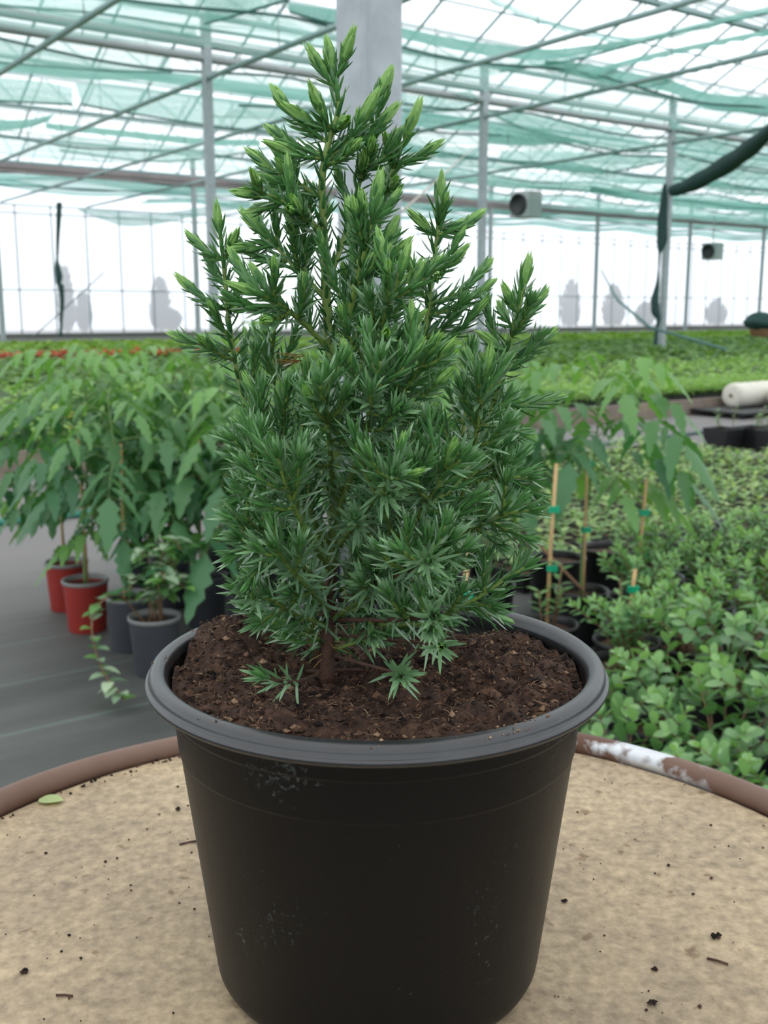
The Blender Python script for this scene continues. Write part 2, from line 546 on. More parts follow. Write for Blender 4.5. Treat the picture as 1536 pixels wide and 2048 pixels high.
# ------------------------------------------------------------------ mesh collector
class MB:
    def __init__(self):
        self.v, self.f, self.m, self.c, self.s = [], [], [], [], []
        self.uv = None

    def add(self, vs, fs, mi=0, tint=None, smooth=True):
        o = len(self.v)
        self.v.extend(tuple(p) for p in vs)
        self.c.extend([tint if tint is not None else 0.0] * len(vs))
        for f in fs:
            self.f.append(tuple(i + o for i in f))
            self.m.append(mi)
            self.s.append(smooth)
        return o

    def tube(self, pts, rad, n=8, mi=0, caps=True, tint=None):
        pts = [V3(p) for p in pts]
        if not hasattr(rad, '__len__'):
            rad = [rad] * len(pts)
        vs, fs = [], []
        d0 = (pts[1] - pts[0]).normalized()
        e = d0.orthogonal().normalized()
        for i, p in enumerate(pts):
            a = pts[min(i + 1, len(pts) - 1)] - pts[max(i - 1, 0)]
            a.normalize()
            e = (e - a * e.dot(a)).normalized()
            g = a.cross(e)
            for k in range(n):
                t = 2 * pi * k / n
                vs.append(p + (e * cos(t) + g * sin(t)) * rad[i])
        for i in range(len(pts) - 1):
            for k in range(n):
                fs.append((i * n + k, i * n + (k + 1) % n, (i + 1) * n + (k + 1) % n, (i + 1) * n + k))
        if caps:
            fs.append(tuple(range(n - 1, -1, -1)))
            fs.append(tuple(range((len(pts) - 1) * n, len(pts) * n)))
        self.add(vs, fs, mi, tint)

    def box(self, c, ax, mi=0, tint=None):
        """c centre, ax three half-axis vectors"""
        c = V3(c)
        a, b, d = [V3(q) for q in ax]
        vs = [c + a * x + b * y + d * z for x in (-1, 1) for y in (-1, 1) for z in (-1, 1)]
        fs = [(0, 1, 3, 2), (4, 6, 7, 5), (0, 4, 5, 1), (2, 3, 7, 6), (0, 2, 6, 4), (1, 5, 7, 3)]
        self.add(vs, fs, mi, tint, False)

    def beam(self, a, b, wd, ht, mi=0):
        a, b = V3(a), V3(b)
        d = b - a
        sd = d.cross(ZG)
        if sd.length < 1e-6:
            sd = V3((1, 0, 0))
        sd.normalize()
        up = sd.cross(d).normalized()
        self.box((a + b) / 2, (d / 2, sd * wd / 2, up * ht / 2), mi)

    def lathe(self, prof, n=48, mi=0, c=(0, 0, 0), wob=0.0):
        vs, fs = [], []
        for r, z in prof:
            for k in range(n):
                t = 2 * pi * k / n
                vs.append((c[0] + r * cos(t), c[1] + r * sin(t), c[2] + z))
        for i in range(len(prof) - 1):
            for k in range(n):
                fs.append((i * n + k, i * n + (k + 1) % n, (i + 1) * n + (k + 1) % n, (i + 1) * n + k))
        self.add(vs, fs, mi)

    def disc(self, r, z, n=48, mi=0, c=(0, 0)):
        vs = [(c[0] + r * cos(2 * pi * k / n), c[1] + r * sin(2 * pi * k / n), z) for k in range(n)]
        self.add(vs, [tuple(range(n))], mi)

    def leaf(self, p, d, nn, L, W, droop=0.3, fold=0.25, lobed=0.0, seg=6, mi=0, tint=0.5, shape=0.0):
        """a folded, drooping leaf blade; shape>0 puts the widest point nearer the tip"""
        p, d, nn = V3(p), V3(d).normalized(), V3(nn)
        sd = d.cross(nn)
        if sd.length < 1e-5:
            sd = d.orthogonal()
        sd.normalize()
        nn = sd.cross(d).normalized()
        vs, fs = [], []
        for i in range(seg + 1):
            t = i / seg
            q = p + d * (L * t) - V3((0, 0, 1)) * (droop * L * t * t)
            ww = W * 0.5 * max(0.0, sin(pi * (t ** (0.72 + shape)))) ** (0.8 if shape < 0.1 else 0.6)
            if lobed and 0 < i < seg:
                ww *= 1.0 - lobed * (i % 2)
            if i == 0:
                ww = W * 0.03
            up = nn * (fold * ww)
            vs += [q - sd * ww + up, q, q + sd * ww + up]
        for i in range(seg):
            a = i * 3
            fs += [(a, a + 1, a + 4, a + 3), (a + 1, a + 2, a + 5, a + 4)]
        self.add(vs, fs, mi, tint)

    def build(self, name, mats, parent=None, loc=None):
        me = bpy.data.meshes.new(name)
        me.from_pydata(self.v, [], self.f)
        if not isinstance(mats, (list, tuple)):
            mats = [mats]
        for q in mats:
            me.materials.append(q)
        me.polygons.foreach_set('material_index', self.m)
        me.polygons.foreach_set('use_smooth', self.s)
        at = me.color_attributes.new('tint', 'FLOAT_COLOR', 'POINT')
        buf = []
        for t in self.c:
            buf += (t, t, t, 1.0)
        at.data.foreach_set('color', buf)
        if self.uv:
            ul = me.uv_layers.new(name='UVMap')
            lv = [0] * len(me.loops)
            me.loops.foreach_get('vertex_index', lv)
            flat = []
            for i in lv:
                flat += self.uv[i]
            ul.data.foreach_set('uv', flat)
        me.update()
        o = bpy.data.objects.new(name, me)
        C.objects.link(o)
        if parent is not None:
            o.parent = parent
        if loc is not None:
            o.location = loc
        return o


def tag(o, label, cat, group=None, kind=None):
    o['label'] = label
    o['category'] = cat
    if group:
        o['group'] = group
    if kind:
        o['kind'] = kind
    return o


def thing(name, label, cat, loc=(0, 0, 0), rz=0.0, group=None):
    o = bpy.data.objects.new(name, None)
    C.objects.link(o)
    o.empty_display_size = 0.05
    o.location = loc
    o.rotation_euler = (0, 0, rz)
    return tag(o, label, cat, group)


def struct(name, mb, mats, parent=None, loc=None):
    o = mb.build(name, mats, parent, loc)
    if parent is None:
        o['kind'] = 'structure'
    return o


def dup(root, loc, rz=0.0, label=None, group=None, scale=1.0):
    r = root.copy()
    C.objects.link(r)
    r.location = loc
    r.rotation_euler = (0, 0, rz)
    r.scale = (scale,) * 3
    if label:
        r['label'] = label
    if group:
        r['group'] = group
    for ch in list(root.children):
        c = ch.copy()
        C.objects.link(c)
        c.parent = r
        for g in list(ch.children):
            d = g.copy()
            C.objects.link(d)
            d.parent = c
    return r


def smooth_path(pts, sub=6):
    pts = [V3(p) for p in pts]
    if len(pts) < 3:
        return [pts[0].lerp(pts[-1], i / sub) for i in range(sub + 1)]
    q = [pts[0] * 2 - pts[1]] + pts + [pts[-1] * 2 - pts[-2]]
    out = []
    for i in range(1, len(q) - 2):
        a, b, c, d = q[i - 1], q[i], q[i + 1], q[i + 2]
        for k in range(sub):
            t = k / sub
            out.append(0.5 * ((b * 2) + (c - a) * t + (a * 2 - b * 5 + c * 4 - d) * t * t + (b * 3 - a - c * 3 + d) * t ** 3))
    out.append(pts[-1])
    return out


def resample(pts, n):
    L = [0.0]
    for a, b in zip(pts, pts[1:]):
        L.append(L[-1] + (b - a).length)
    out, j = [], 0
    for i in range(n + 1):
        t = L[-1] * i / n
        while j < len(L) - 2 and L[j + 1] < t:
            j += 1
        k = (t - L[j]) / max(L[j + 1] - L[j], 1e-9)
        out.append(pts[j].lerp(pts[j + 1], min(max(k, 0), 1)))
    return out


# ================================================================== THE GREENHOUSE
mb = MB()
a, b, c, d = sp(-45, -30), sp(110, -30), sp(110, 75), sp(-45, 75)
nx, ny = 62, 42
for i in range(nx + 1):
    for j in range(ny + 1):
        mb.v.append(tuple(sp(-45 + 155 * i / nx, -30 + 105 * j / ny)))
        mb.c.append(0.0)
for i in range(nx):
    for j in range(ny):
        k = i * (ny + 1) + j
        mb.f.append((k, k + ny + 1, k + ny + 2, k + 1))
        mb.m.append(0)
        mb.s.append(True)
floor = struct('floor', mb, M['mat'])

P1, P2, P3 = 21.0, 38.9, 49.2                  # two column rows and the far wall
ZG0, ZR, BAY = 7.25, 8.75, 5.98                # gutter height, ridge height, bay width
S0, S1 = -16.0, 104.0
mb, bars = MB(), MB()
p = P1 - 6 * BAY
rows = []
while p < P3 - 1:
    q = min(p + BAY, P3 + 0.2)
    rows.append((p, (p + q) / 2, q))
    p = q
for p0, pm, p1 in rows:
    mb.add([sp(S0, p0, ZG0), sp(S1, p0, ZG0), sp(S1, pm, ZR), sp(S0, pm, ZR)], [(0, 1, 2, 3)], 0, smooth=False)
    mb.add([sp(S0, pm, ZR), sp(S1, pm, ZR), sp(S1, p1, ZG0), sp(S0, p1, ZG0)], [(0, 1, 2, 3)], 0, smooth=False)
    s = S0
    while s <= S1:
        bars.beam(sp(s, p0, ZG0 - 0.03), sp(s, pm, ZR - 0.03), 0.05, 0.05)
        bars.beam(sp(s, pm, ZR - 0.03), sp(s, p1, ZG0 - 0.03), 0.05, 0.05)
        s += 1.75
    bars.beam(sp(S0, pm, ZR - 0.03), sp(S1, pm, ZR - 0.03), 0.08, 0.10)
    bars.beam(sp(S0, (pm + p1) / 2, (ZR + ZG0) / 2 - 0.03), sp(S1, (pm + p1) / 2, (ZR + ZG0) / 2 - 0.03), 0.035, 0.035)
ceiling = struct('ceiling', mb, M['film'])
bars.build('glazing_bars', M['bar'], ceiling)
gut = MB()
for p0, pm, p1 in rows:
    gut.beam(sp(S0, p0, ZG0 - 0.05), sp(S1, p0, ZG0 - 0.05), 0.14, 0.08)
gut.build('gutter', M['bar'], ceiling)

# far wall: concrete plinth, milky film, thin mullions
mb = MB()
mb.add([sp(S0, P3, 0.24), sp(S1, P3, 0.24), sp(S1, P3, 7.4), sp(S0, P3, 7.4)], [(0, 1, 2, 3)], 0, smooth=False)
wall = struct('wall_back', mb, M['wallfilm'])
mb = MB()
s = S0
while s <= S1:
    mb.beam(sp(s, P3 - 0.05, 0.2), sp(s, P3 - 0.05, 5.9), 0.06, 0.07)
    s += 1.62
for z in (2.2, 5.57, 5.92):
    mb.beam(sp(S0, P3 - 0.06, z), sp(S1, P3 - 0.06, z), 0.06, 0.06)
mb.build('mullions', M['paint'], wall)
mb = MB()
mb.beam(sp(S0, P3 - 0.05, 0.12), sp(S1, P3 - 0.05, 0.12), 0.25, 0.24)
mb.build('plinth', M['plinth'], wall)


def column(x_px, pdist, z_top, wid, name='column'):
    """a square steel post of the row at distance pdist, seen at x_px along its foot line"""
    dr = V3(((x_px - 768) / (FPX / CP), 1.0, 0))
    t = pdist / dr.dot(VV)
    f = dr * t
    m = MB()
    ux, vx = U * wid / 2, VV * wid / 2
    bvl = wid * 0.09
    ring = []
    for sx_, sy_ in ((1, 1), (-1, 1), (-1, -1), (1, -1)):
        h = wid / 2
        if sx_ * sy_ > 0:
            ring += [(sx_ * h, sy_ * (h - bvl)), (sx_ * (h - bvl), sy_ * h)]
        else:
            ring += [(sx_ * (h - bvl), sy_ * h), (sx_ * h, sy_ * (h - bvl))]
    vs = [f + U * q[0] + VV * q[1] + ZG * z for z in (0.0, z_top) for q in ring]
    n = len(ring)
    fs = [(k, (k + 1) % n, n + (k + 1) % n, n + k) for k in range(n)] + [tuple(range(n, 2 * n))]
    m.add(vs, fs, 0, smooth=False)
    m.box(f + ZG * 0.01, (U * wid * 0.9, VV * wid * 0.9, ZG * 0.012))
    o = struct(name, m, M['galv'])
    return o, f


colA, fA = column(739.5, 3.1, 7.2, 0.172)
row1 = [column(x, P1, 7.15, 0.18) for x in (428, 961, 1326)]
row2 = [column(x, P2, 7.1, 0.17) for x in (3, 395, 978, 1189, 1372, 1518)]
# a seam down the near post
m = MB()
m.box(fA + ZG * 3.6 - V3((-0.008, 0.1225, 0)), (V3((0.002, 0, 0)), V3((0, 0.002, 0)), ZG * 3.5))
m.build('seam', M['paint'], colA)

# girders along the rows: two pipes with webbing; the gutter-like beam of the far row
def girder(pd, z0, z1, r0, r1, step, mats, s0=S0, s1=S1):
    m = MB()
    m.tube([sp(s0, pd, z0), sp(s1, pd, z0)], r0, 8)
    m.tube([sp(s0, pd, z1), sp(s1, pd, z1)], r1, 8)
    s = s0
    k = 0
    while s < s1 - step:
        if k % 2 == 0:
            m.tube([sp(s, pd, z0), sp(s + 0.06, pd, z1)], 0.018, 5)
        s += step
        k += 1
    return struct('girder', m, mats)


girder(P1, 6.36, 6.64, 0.085, 0.095, 1.7, M['pipe'])
m = MB()
m.beam(sp(S0, P2, 6.25), sp(S1, P2, 6.25), 0.30, 0.17)
m.beam(sp(S0, P2, 6.08), sp(S1, P2, 6.08), 0.22, 0.12)
struct('girder', m, M['gutter'])
# long tie beams running with the bays, through each post and half way between
for f, ex in [(row1[0][1], 0), (row1[1][1], 0), (row1[2][1], 0), (row1[0][1] - U * 3.65, 1), (row1[0][1] + U * 3.7, 1),
              (row1[0][1] - U * 7.4, 0)]:
    s = f.dot(U)
    m = MB()
    m.tube([sp(s, 2.0, 5.98), sp(s, 14, 5.98), sp(s, P3 - 0.3, 5.98)], 0.055, 8)
    struct('tie_beam', m, M['bar'])
# hanger rods below the roof
m = MB()
for s in [row1[0][1].dot(U) + 3.7 * k for k in range(-2, 12)]:
    for p in (9.0, 12.5, 15, 18, 24, 27, 30, 33):
        m.tube([sp(s, p, 5.98), sp(s, p + 0.05, 7.35)], 0.012, 4)
struct('trim_1', m, M['wire'])


# ------------------------------------------------------------------ shade nets under the roof
def net(up, lo, z, material, label, hem=True, sag=0.05, nu=36, nv=6, hemr=0.03, zl=None):
    """a sheet of net slung under the roof between two edges given as sight points, laid out at its own height"""
    zl = z if zl is None else zl
    A = resample(smooth_path([onz(x, y, z) for x, y in up]), nu)
    B = resample(smooth_path([onz(x, y, zl) for x, y in lo]), nu)
    m = MB()
    m.uv = []
    vs, fs = [], []
    ln = 0.0
    for i in range(nu + 1):
        if i:
            ln += (A[i] - A[i - 1]).length
        wd = (A[i] - B[i]).length
        for j in range(nv + 1):
            t = j / nv
            q = A[i].lerp(B[i], t)
            q.z -= sag * sin(pi * t) + 0.035 * sin(i * 1.9 + j * 0.8) * sin(pi * t)
            vs.append(q)
            m.uv.append((ln * 0.25, t * wd * 0.9))
    for i in range(nu):
        for j in range(nv):
            k = i * (nv + 1) + j
            fs.append((k, k + 1, k + nv + 2, k + nv + 1))
    m.add(vs, fs)
    o = m.build('shade_net', material)
    tag(o, label, 'shade net', 'green shade nets slung under the roof')
    if hem:
        h = MB()
        h.tube([B[i] + ZG * -0.01 for i in range(nu + 1)], hemr, 5)
        h.build('hem', M['hem'], o)
    return o


TH, MD, DN = M['net_thin'], M['net'], M['net_dense']
NETS = [
    ([(-80, -40), (200, -60), (420, -70)], [(-80, 5), (187, 25), (400, 56), (690, 100)], 6.62, TH, 'pale thin net in the top left corner of the roof above the long twin pipes', True),
    ([(-80, 8), (100, 22), (263, 40), (390, 56)], [(-80, 12), (100, 34), (263, 55), (400, 75)], 6.85, MD, 'narrow gathered net lying along the upper twin pipe at far left'),
    ([(405, -20), (500, -40), (640, -60)], [(410, 46), (470, 30), (575, -2)], 6.45, MD, 'pale green net panel at the top behind the left roof post'),
    ([(575, 5), (640, 15), (690, 22)], [(580, 22), (640, 40), (690, 50)], 6.5, DN, 'short dense net band touching the near post, high on its left side'),
    ([(-80, 70), (110, 80), (340, 105)], [(-80, 116), (100, 132), (220, 140), (345, 144)], 6.40, TH, 'sheer net with fine threads below the twin pipes at far left', True),
    ([(-80, 118), (100, 133), (220, 141), (350, 146), (500, 165), (640, 182)], [(-80, 136), (80, 150), (180, 160), (270, 160), (400, 178), (520, 195), (640, 206)], 6.44, DN, 'long dense net fold running from the left edge to the left roof post', False),
    ([(-80, 150), (60, 160), (145, 175)], [(-80, 196), (60, 204), (145, 208)], 6.38, MD, 'striped net sheet at the left edge below the long dense fold', True),
    ([(150, 165), (260, 175), (400, 190), (560, 210), (640, 220)], [(165, 208), (240, 222), (428, 251), (566, 263), (650, 266)], 6.36, MD, 'striped net sheet crossing behind the left roof post', True),
    ([(-80, 236), (40, 240), (110, 228)], [(-80, 268), (40, 258), (80, 246)], 6.34, DN, 'small dense net fold at the left edge just above the far beam', False),
    ([(90, 246), (200, 256), (400, 276), (520, 280)], [(95, 258), (210, 270), (400, 290), (520, 292)], 6.33, DN, 'slim dense net fold behind the left roof post above the far beam', False),
    ([(100, 268), (300, 285), (500, 296), (560, 280)], [(120, 300), (300, 322), (440, 312), (560, 290)], 6.31, TH, 'wide sheer net just above the brown far beam at left', True),
    ([(-80, 348), (150, 352), (420, 362), (640, 372)], [(-80, 366), (100, 374), (220, 380), (420, 392), (640, 398)], 6.26, MD, 'net strip below the brown far beam at left', True),
    ([(790, 52), (900, 75), (1000, 90), (1100, 98), (1180, 90), (1260, 80)], [(790, 74), (920, 102), (1050, 120), (1120, 116), (1180, 104), (1270, 86)], 6.5, DN, 'thick net fold sweeping right from the near post at the top', False),
    ([(960, -20), (1050, 22), (1136, 52), (1230, 73), (1310, 70), (1400, 48), (1560, 5)], [(960, -6), (1050, 34), (1136, 62), (1230, 83), (1310, 80), (1400, 60), (1560, 18)], 6.7, MD, 'slack net rope hanging in a wide curve at the top right', False),
    ([(1090, 120), (1180, 128), (1260, 145), (1340, 160), (1430, 188), (1600, 196)], [(1090, 138), (1160, 155), (1240, 172), (1340, 185), (1430, 222), (1600, 226)], 6.4, DN, 'thickest net fold at the right edge of the roof', False),
    ([(1000, 130), (1140, 108), (1250, 82), (1380, 50), (1560, 8)], [(1000, 142), (1140, 120), (1250, 92), (1380, 58), (1560, 20)], 6.55, MD, 'straight pulled net rising towards the top right corner', True),
    ([(1180, 140), (1290, 110), (1420, 82), (1580, 50)], [(1180, 148), (1290, 122), (1420, 92), (1580, 60)], 6.5, DN, 'upper of two pulled net ropes fanning to the right edge', False),
    ([(1260, 165), (1340, 145), (1440, 122), (1580, 84)], [(1260, 173), (1340, 154), (1440, 131), (1580, 94)], 6.5, DN, 'lower of two pulled net ropes fanning to the right edge', False),
    ([(790, 80), (900, 104), (1040, 122)], [(790, 122), (880, 142), (960, 156)], 6.6, TH, 'sheer net right of the near post above the second pipe pair', True),
    ([(790, 185), (870, 192), (940, 180)], [(790, 218), (900, 220), (975, 200)], 6.40, MD, 'short net sheet right of the near post below the pipes', True),
    ([(795, 226), (880, 228), (960, 240)], [(795, 250), (880, 258), (960, 262)], 6.38, DN, 'dense net fold between the near post and the middle roof post', False),
    ([(960, 215), (1100, 235), (1240, 255)], [(985, 228), (1050, 256), (1136, 280), (1240, 300), (1345, 303)], 6.42, MD, 'broad hanging net right of the middle roof post', True),
    ([(970, 246), (1080, 262), (1180, 285)], [(960, 285), (1060, 292), (1130, 285), (1180, 288)], 6.36, DN, 'dense green net belly behind the middle roof post', False),
    ([(1340, 240), (1430, 270), (1600, 292)], [(1345, 304), (1430, 325), (1600, 345)], 6.36, MD, 'hanging net right of the right roof post', True),
    ([(790, 280), (880, 290), (960, 296)], [(790, 298), (880, 312), (965, 318)], 6.32, MD, 'narrow net strip beside the pale bracing string', True),
    ([(1000, 300), (1180, 305), (1330, 312)], [(1000, 322), (1180, 345), (1250, 338), (1330, 322)], 6.33, MD, 'bellied net between the middle and right roof posts', True),
    ([(1340, 310), (1450, 330), (1600, 348)], [(1340, 352), (1450, 376), (1600, 380)], 6.30, MD, 'deep net behind the dark rolled net at right', True),
    ([(780, 325), (900, 332), (1090, 345), (1330, 360)], [(780, 345), (900, 362), (1090, 378), (1330, 385)], 6.28, TH, 'pale sheer net above the far beam right of the near post', True),
    ([(780, 395), (1000, 408), (1330, 425), (1600, 440)], [(780, 410), (1000, 428), (1330, 452), (1600, 470)], 6.22, MD, 'net strip below the far beam on the right side', True),
    ([(1180, 372), (1350, 395), (1600, 412)], [(1180, 384), (1350, 412), (1600, 432)], 6.27, DN, 'dense net fold over the far beam at the right edge', False),
]
for q in NETS:
    net(*(list(q) + ([True] if len(q) == 5 else [])))
# nearest the far wall: nets drawn along each bay
FARN = [(5, 40, 40.5, 43.0, MD, 'long low net drawn along the bay behind the far beam at left'), (9, 70, 44.2, 46.0, MD, 'long low net drawn along the last bay before the far wall'),
        (34, 95, 40.2, 42.8, MD, 'long low net drawn along the bay behind the far beam at right'), (20, 96, 46.6, 47.6, MD, 'narrow net drawn tight against the top of the far wall'),
        (3, 40, 21.7, 23.9, TH, 'sheer net drawn just behind the twin pipes and the row of three posts'), (1, 34, 17.4, 20.3, TH, 'sheer net drawn in front of the twin pipes, before the row of three posts'),
        (13, 60, 24.4, 26.2, TH, 'sheer net drawn the length of the first bay behind the row of three posts'), (20, 62, 27.8, 29.4, MD, 'net drawn the length of the second bay behind the row of three posts'),
        (24, 70, 31.2, 33.4, MD, 'net drawn the length of the bay before the far beam on the right'), (9, 24, 33.0, 36.4, TH, 'sheer net before the far beam on the left'),
        (26, 80, 35.2, 37.4, MD, 'net drawn tight before the far beam on the right')]
for k, (s0, s1, p0, p1, mt_, lb_) in enumerate(FARN):
    m = MB()
    m.uv = []
    vs, fs = [], []
    for i in range(61):
        for j in range(5):
            t = j / 4
            s = s0 + (s1 - s0) * i / 60
            vs.append(sp(s, p0 + (p1 - p0) * t, 6.42 - 0.16 * sin(pi * t) - 0.22 * abs(sin(s * 0.425 + k)) ** 1.5))
            m.uv.append((s * 0.25, t * 2))
    for i in range(60):
        for j in range(4):
            n_ = i * 5 + j
            fs.append((n_, n_ + 1, n_ + 6, n_ + 5))
    m.add(vs, fs)
    o = m.build('shade_net', mt_)
    tag(o, lb_, 'shade net', 'green shade nets slung under the roof')
    h = MB()
    h.tube([V3(vs[i * 5]) - ZG * 0.02 for i in range(61)], 0.03, 5)
    h.build('hem', M['hem'], o)
# swag that has come loose at the left, in front of the far wall
m = MB()
m.uv = []
upc = resample(smooth_path([ony(x, y, 40.0) for x, y in ((155, 417), (230, 421), (300, 427), (360, 421), (425, 410), (500, 400))]), 24)
loc_ = resample(smooth_path([ony(x, y, 40.0) for x, y in ((160, 424), (205, 440), (250, 453), (310, 450), (370, 438), (500, 415))]), 24)
vs, fs = [], []
for i in range(25):
    for j in range(5):
        q = upc[i].lerp(loc_[i], j / 4)
        q.y += 0.08 * sin(i * 1.3) * sin(pi * j / 4)
        vs.append(q)
        m.uv.append((i * 0.3, j * 0.4))
for i in range(24):
    for j in range(4):
        k = i * 5 + j
        fs.append((k, k + 1, k + 6, k + 5))
m.add(vs, fs)
tag(m.build('shade_net', MD), 'loose net swag hanging in front of the bright far wall at left', 'shade net', 'green shade nets slung under the roof')


def drape(pts, y, label, cat='hanging net', group=None):
    """a bunched net hanging down a post: (x, y_px, half width px) down its length, with real folds all round"""
    m = MB()
    vs, fs = [], []
    n = 14
    P = []
    for x, py, hw in pts:
        P.append(V3((*ony(x, py, y), )))
    rad = [hw * y / FPX for _, _, hw in pts]
    Q = smooth_path(P, 4)
    rr = []
    for i in range(len(Q)):
        t = i / (len(Q) - 1) * (len(rad) - 1)
        k = min(int(t), len(rad) - 2)
        rr.append(rad[k] + (rad[k + 1] - rad[k]) * (t - k))
    for i, q in enumerate(Q):
        for k in range(n):
            a_ = 2 * pi * k / n
            w_ = rr[i] * (1 + 0.22 * sin(3 * a_ + i * 0.35) + 0.1 * noise.noise((i * 0.4, k * 1.1, y)))
            vs.append(q + V3((cos(a_) * w_, sin(a_) * w_ * 0.55, 0)))
    for i in range(len(Q) - 1):
        for k in range(n):
            fs.append((i * n + k, i * n + (k + 1) % n, (i + 1) * n + (k + 1) % n, (i + 1) * n + k))
    fs.append(tuple(range(n)))
    fs.append(tuple(range((len(Q) - 1) * n, len(Q) * n)))
    m.add(vs, fs)
    return tag(m.build('hanging_net', M['netroll']), label, cat, group)


yD = row1[2][1].y - 0.35
drape([(1330, 368, 3), (1327, 400, 7), (1324, 440, 9), (1325, 480, 10), (1322, 498, 6), (1319, 508, 2.5), (1317, 540, 2), (1315, 570, 4), (1311, 600, 8), (1312, 625, 8), (1316, 640, 4), (1313, 660, 3), (1311, 698, 4)], yD,
      'dark green net bunched and tied down the right roof post')
drape([(118, 405, 5), (117, 430, 5), (116, 470, 3.5), (115, 515, 2.5), (115, 535, 5), (117, 552, 7), (117, 566, 5), (122, 572, 6), (125, 600, 4), (122, 640, 3), (121, 672, 3)], 38.0,
      'dark green net knotted and hanging before the far wall at left')
# the heavy rolled net drooping from the roof on the right
m = MB()
Q = smooth_path([V3(ony(x, y, yy)) for x, y, yy in ((1343, 382, yD), (1375, 372, yD - 0.5), (1420, 349, yD - 1.5), (1470, 318, yD - 3), (1510, 288, yD - 4.5), (1560, 245, yD - 6))], 6)
m.tube(Q, [0.15 + 0.015 * sin(i * 0.9) + 0.09 * sin(pi * i / (len(Q) - 1)) for i in range(len(Q))], 12)
tag(m.build('rolled_net', M['netroll']), 'thick dark rolled net drooping from the right roof post to the right edge', 'rolled net')

# ropes and braces
def rope(pts, r, mt, name, label, cat='rope'):
    m = MB()
    m.tube(pts, r, 6)
    return tag(m.build(name, mt), label, cat)


rope([ony(1202, 540, row2[3][1].y), ony(1235, 600, 36), ony(1300, 655, 28), ony(1462, 702, 27.5)], 0.04, M['rope'], 'guy_rope', 'teal guy rope slanting down to the crops right of the right roof post')
rope([ony(62, 678, 45.5), ony(208, 545, 45.5)], 0.03, M['wire'], 'brace_rod', 'thin grey brace rod slanting before the far wall at left', 'rod')
rope([ony(794, 432, fA.y), ony(955, 288, row1[1][1].y - 0.12)], 0.006, M['string'], 'string', 'pale string slanting up between the juniper and the middle roof post', 'string')


# circulation fans hanging from the far beam
def fan(x, y, yd, size, label):
    c = ony(x, y, yd)
    t = thing('circulation_fan', label, 'fan', c, -0.85, 'circulation fans under the far beam')
    m = MB()
    h = size / 2
    m.box((0, 0, 0), (V3((h, 0, 0)), V3((0, h * 0.8, 0)), V3((0, 0, h))))
    m.build('housing', M['fanwhite'], t)
    m = MB()
    n = 20
    pr = [(h * 0.86, -h * 0.82), (h * 0.86, -h * 0.98), (h * 0.78, -h * 0.98), (h * 0.74, -h * 0.84), (0.001, -h * 0.82)]
    vs, fs = [], []
    for r, yy in pr:
        for k in range(n):
            a_ = 2 * pi * k / n
            vs.append((r * cos(a_) - h * 0.1, yy, r * sin(a_)))
    for i in range(len(pr) - 1):
        for k in range(n):
            fs.append((i * n + k, i * n + (k + 1) % n, (i + 1) * n + (k + 1) % n, (i + 1) * n + k))
    m.add(vs, fs)
    m.build('outlet', M['darkbox'], t)
    m = MB()
    m.tube([(0, 0, h), (0, 0, h + max(0.2, 6.3 - c.z - h))], 0.03, 6)
    m.build('hanger', M['paint'], t)
    return t


fan(1052, 410, 46.5, 1.05, 'grey circulation fan with a dark outlet right of the middle roof post')
fan(1425, 503, 56.0, 0.85, 'smaller grey circulation fan hanging beyond the right roof post')

# outside: cypresses beyond the milky wall
def cypress(x, ytop, wid, label):
    d = ray(x, 640)
    t = (P3 + 5.5) / d.dot(VV)
    base = V3((d.x * t, d.y * t, 0))
    dist = base.y
    H = CAMZ + (625 - ytop) / (FPX / CP) * dist
    W = wid * dist / FPX
    m = MB()
    n = 14
    vs, fs = [], []
    L = 16
    for i in range(L + 1):
        tt = i / L
        r0 = W * 0.5 * (sin(pi * min(1, tt * 0.72 + 0.28)) ** 0.9) + 0.02
        for k in range(n):
            a_ = 2 * pi * k / n
            r = r0 * (1 + 0.16 * noise.noise((cos(a_) * 2 + x, sin(a_) * 2, tt * 9)))
            vs.append((r * cos(a_), r * sin(a_), 0.3 + (H - 0.3) * tt))
    for i in range(L):
        for k in range(n):
            fs.append((i * n + k, i * n + (k + 1) % n, (i + 1) * n + (k + 1) % n, (i + 1) * n + k))
    fs.append(tuple(range(L * n, (L + 1) * n)))
    m.add(vs, fs)
    for _ in range(220):
        tt = random.random()
        a_ = random.uniform(0, 2 * pi)
        r0 = W * 0.5 * (sin(pi * min(1, tt * 0.72 + 0.28)) ** 0.9)
        q = V3((r0 * cos(a_), r0 * sin(a_), 0.3 + (H - 0.3) * tt))
        m.leaf(q, V3((cos(a_) * 0.5, sin(a_) * 0.5, 1)), V3((cos(a_), sin(a_), 0)), 0.5, 0.18, 0, 0.3, 0, 3)
    tr = thing('cypress_tree', label, 'tree', base, 0, 'trees behind the milky far wall')
    m.build('foliage', M['cypress'], tr)
    m = MB()
    m.tube([(0, 0, -0.02), (0, 0, 0.8)], [0.14, 0.11], 8)
    m.build('trunk', M['twig'], tr)


cypress(134, 545, 22, 'blurred tall tree behind the film, just right of the knotted net')
cypress(168, 600, 20, 'blurred shorter tree behind the film, second right of the knotted net')
cypress(322, 566, 34, 'blurred broad tree behind the film left of the left roof post')
cypress(343, 630, 30, 'blurred low shrubby tree at the foot of the broad tree')
cypress(1140, 568, 34, 'blurred tall tree behind the film right of the middle roof post')
cypress(1226, 578, 40, 'blurred leaning tree behind the film midway to the right roof post')
cypress(1290, 612, 34, 'blurred low tree behind the film just left of the right roof post')
cypress(1432, 606, 36, 'blurred rounded tree behind the film near the right edge')

